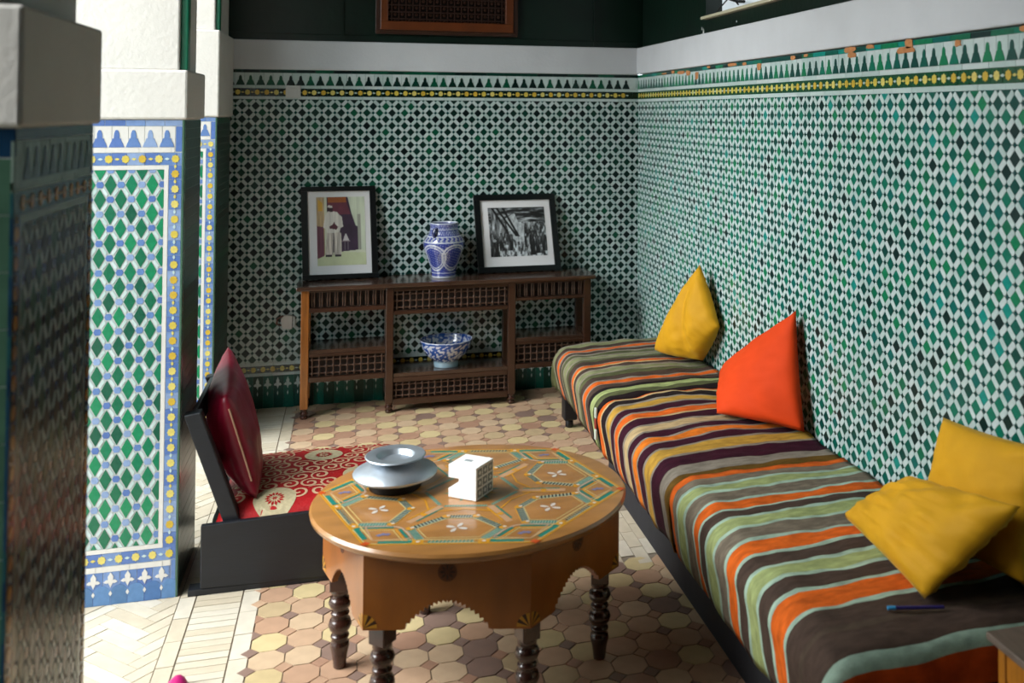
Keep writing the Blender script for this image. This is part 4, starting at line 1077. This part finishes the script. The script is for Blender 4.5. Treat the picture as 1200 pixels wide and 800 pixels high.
b = MB(); b.box(-h,h,-h,h,.60*H,H); b.box(-h,h,-h,h,0,.27*H); b.box(.10*H,h,-h,h,.27*H,.60*H); b.box(-h,.10*H,.08*H,h,.27*H,.60*H)
b.obj('body', PORC, cb_, bevel=.0012)
for i in range(3):
    for j in range(3):
        cu, cv = (i-1)*.030, .018+j*.030+.001
        b = MB(); b.prism([(cu-.0115,cv-.0115),(cu+.0115,cv-.0115),(cu+.0115,cv+.0115),(cu-.0115,cv+.0115)], -.001, .0008, 0, frame_side(h)); tile_ = b.obj('shade_square', PSH, cb_)
        b = MB(); b.prism([(cu-.007,cv),(cu,cv-.007),(cu+.007,cv),(cu,cv+.007)], .0008, .0016, 0, frame_side(h)); b.obj('diamond_boss', PORC, tile_)
b = MB(); b.box(-.022,.004,-.006,.008,H,H+.0006); b.obj('slot_shade', PSH, cb_)

# ------------------------------------------------------------------ small side table and slipper
st_ = tag(empty('side_table', (0,0,0)), 'small wooden side table with grey worn top at the end of the divan', 'table')
q0 = onz(1155,739,.50); X0, X1, Y1, Y0 = q0.x, -.03, q0.y, q0.y-.34
b = MB(); b.box(X0, X1, Y0, Y1, .482, .50); b.obj('top', material('grey_worn_wood', (120,104,92), .45, noise=.25, nscale=12, stretch=(8,1,1)), st_, bevel=.003)
SW = material('honey_wood', (186,118,34), .4, noise=.2, nscale=12, stretch=(6,6,1))
for x in (X0+.025, X1-.045):
    for y in (Y0+.015, Y1-.035):
        b = MB(); b.box(x, x+.025, y, y+.025, 0, .482); b.obj('leg', SW, st_, bevel=.003)
for (x0,x1,y0,y1) in ((X0+.05,X1-.045,Y1-.03,Y1-.018),(X0+.05,X1-.045,Y0+.02,Y0+.032),(X0+.03,X0+.042,Y0+.04,Y1-.035),(X1-.04,X1-.028,Y0+.04,Y1-.035)):
    b = MB(); b.box(x0,x1,y0,y1,.40,.482); b.obj('apron', SW, st_)
sl = tag(empty('slipper', (-2.200,-2.928,0)), 'bright pink pointed slipper on the pale floor near the tiled pillar', 'slipper')
PINK = material('pink_leather', (206,30,120), .45)
b = MB(); n = 20; ring = 14; vs = []
for i in range(n+1):
    t = i/n; y = -.13+.262*t; w = .040*(math.sin(math.pi*min(1,.12+t*.55))**.6)*(1-max(0,(t-.62)/.38)**1.6)+.001; hh = (.022+.030*math.sin(math.pi*max(0,min(1,(t-.35)/.65))))*(1-max(0,(t-.8)/.2)**2*.75)
    for k in range(ring):
        a = 2*math.pi*k/ring; vs.append((w*math.cos(a), y, max(.004, .004+hh*max(0,math.sin(a)))))
b.add(vs, [(i*ring+k, i*ring+(k+1) % ring, (i+1)*ring+(k+1) % ring, (i+1)*ring+k) for i in range(n) for k in range(ring)] + [tuple(range(ring-1,-1,-1)), tuple(n*ring+k for k in range(ring))])
b.obj('upper', PINK, sl, smooth=True)
b = MB(); outl = [(.042*math.sin(math.pi*min(1,.12+t*.55))**.6*(1-max(0,(t-.62)/.38)**1.6), -.132+.266*t) for t in [i/14 for i in range(15)]]
b.prism([(x,y) for x, y in outl]+[(-x,y) for x, y in outl[::-1]][1:], 0, .005, 0, IDM, cap=True); b.obj('sole', material('tan_sole', (150,104,64), .7), sl)
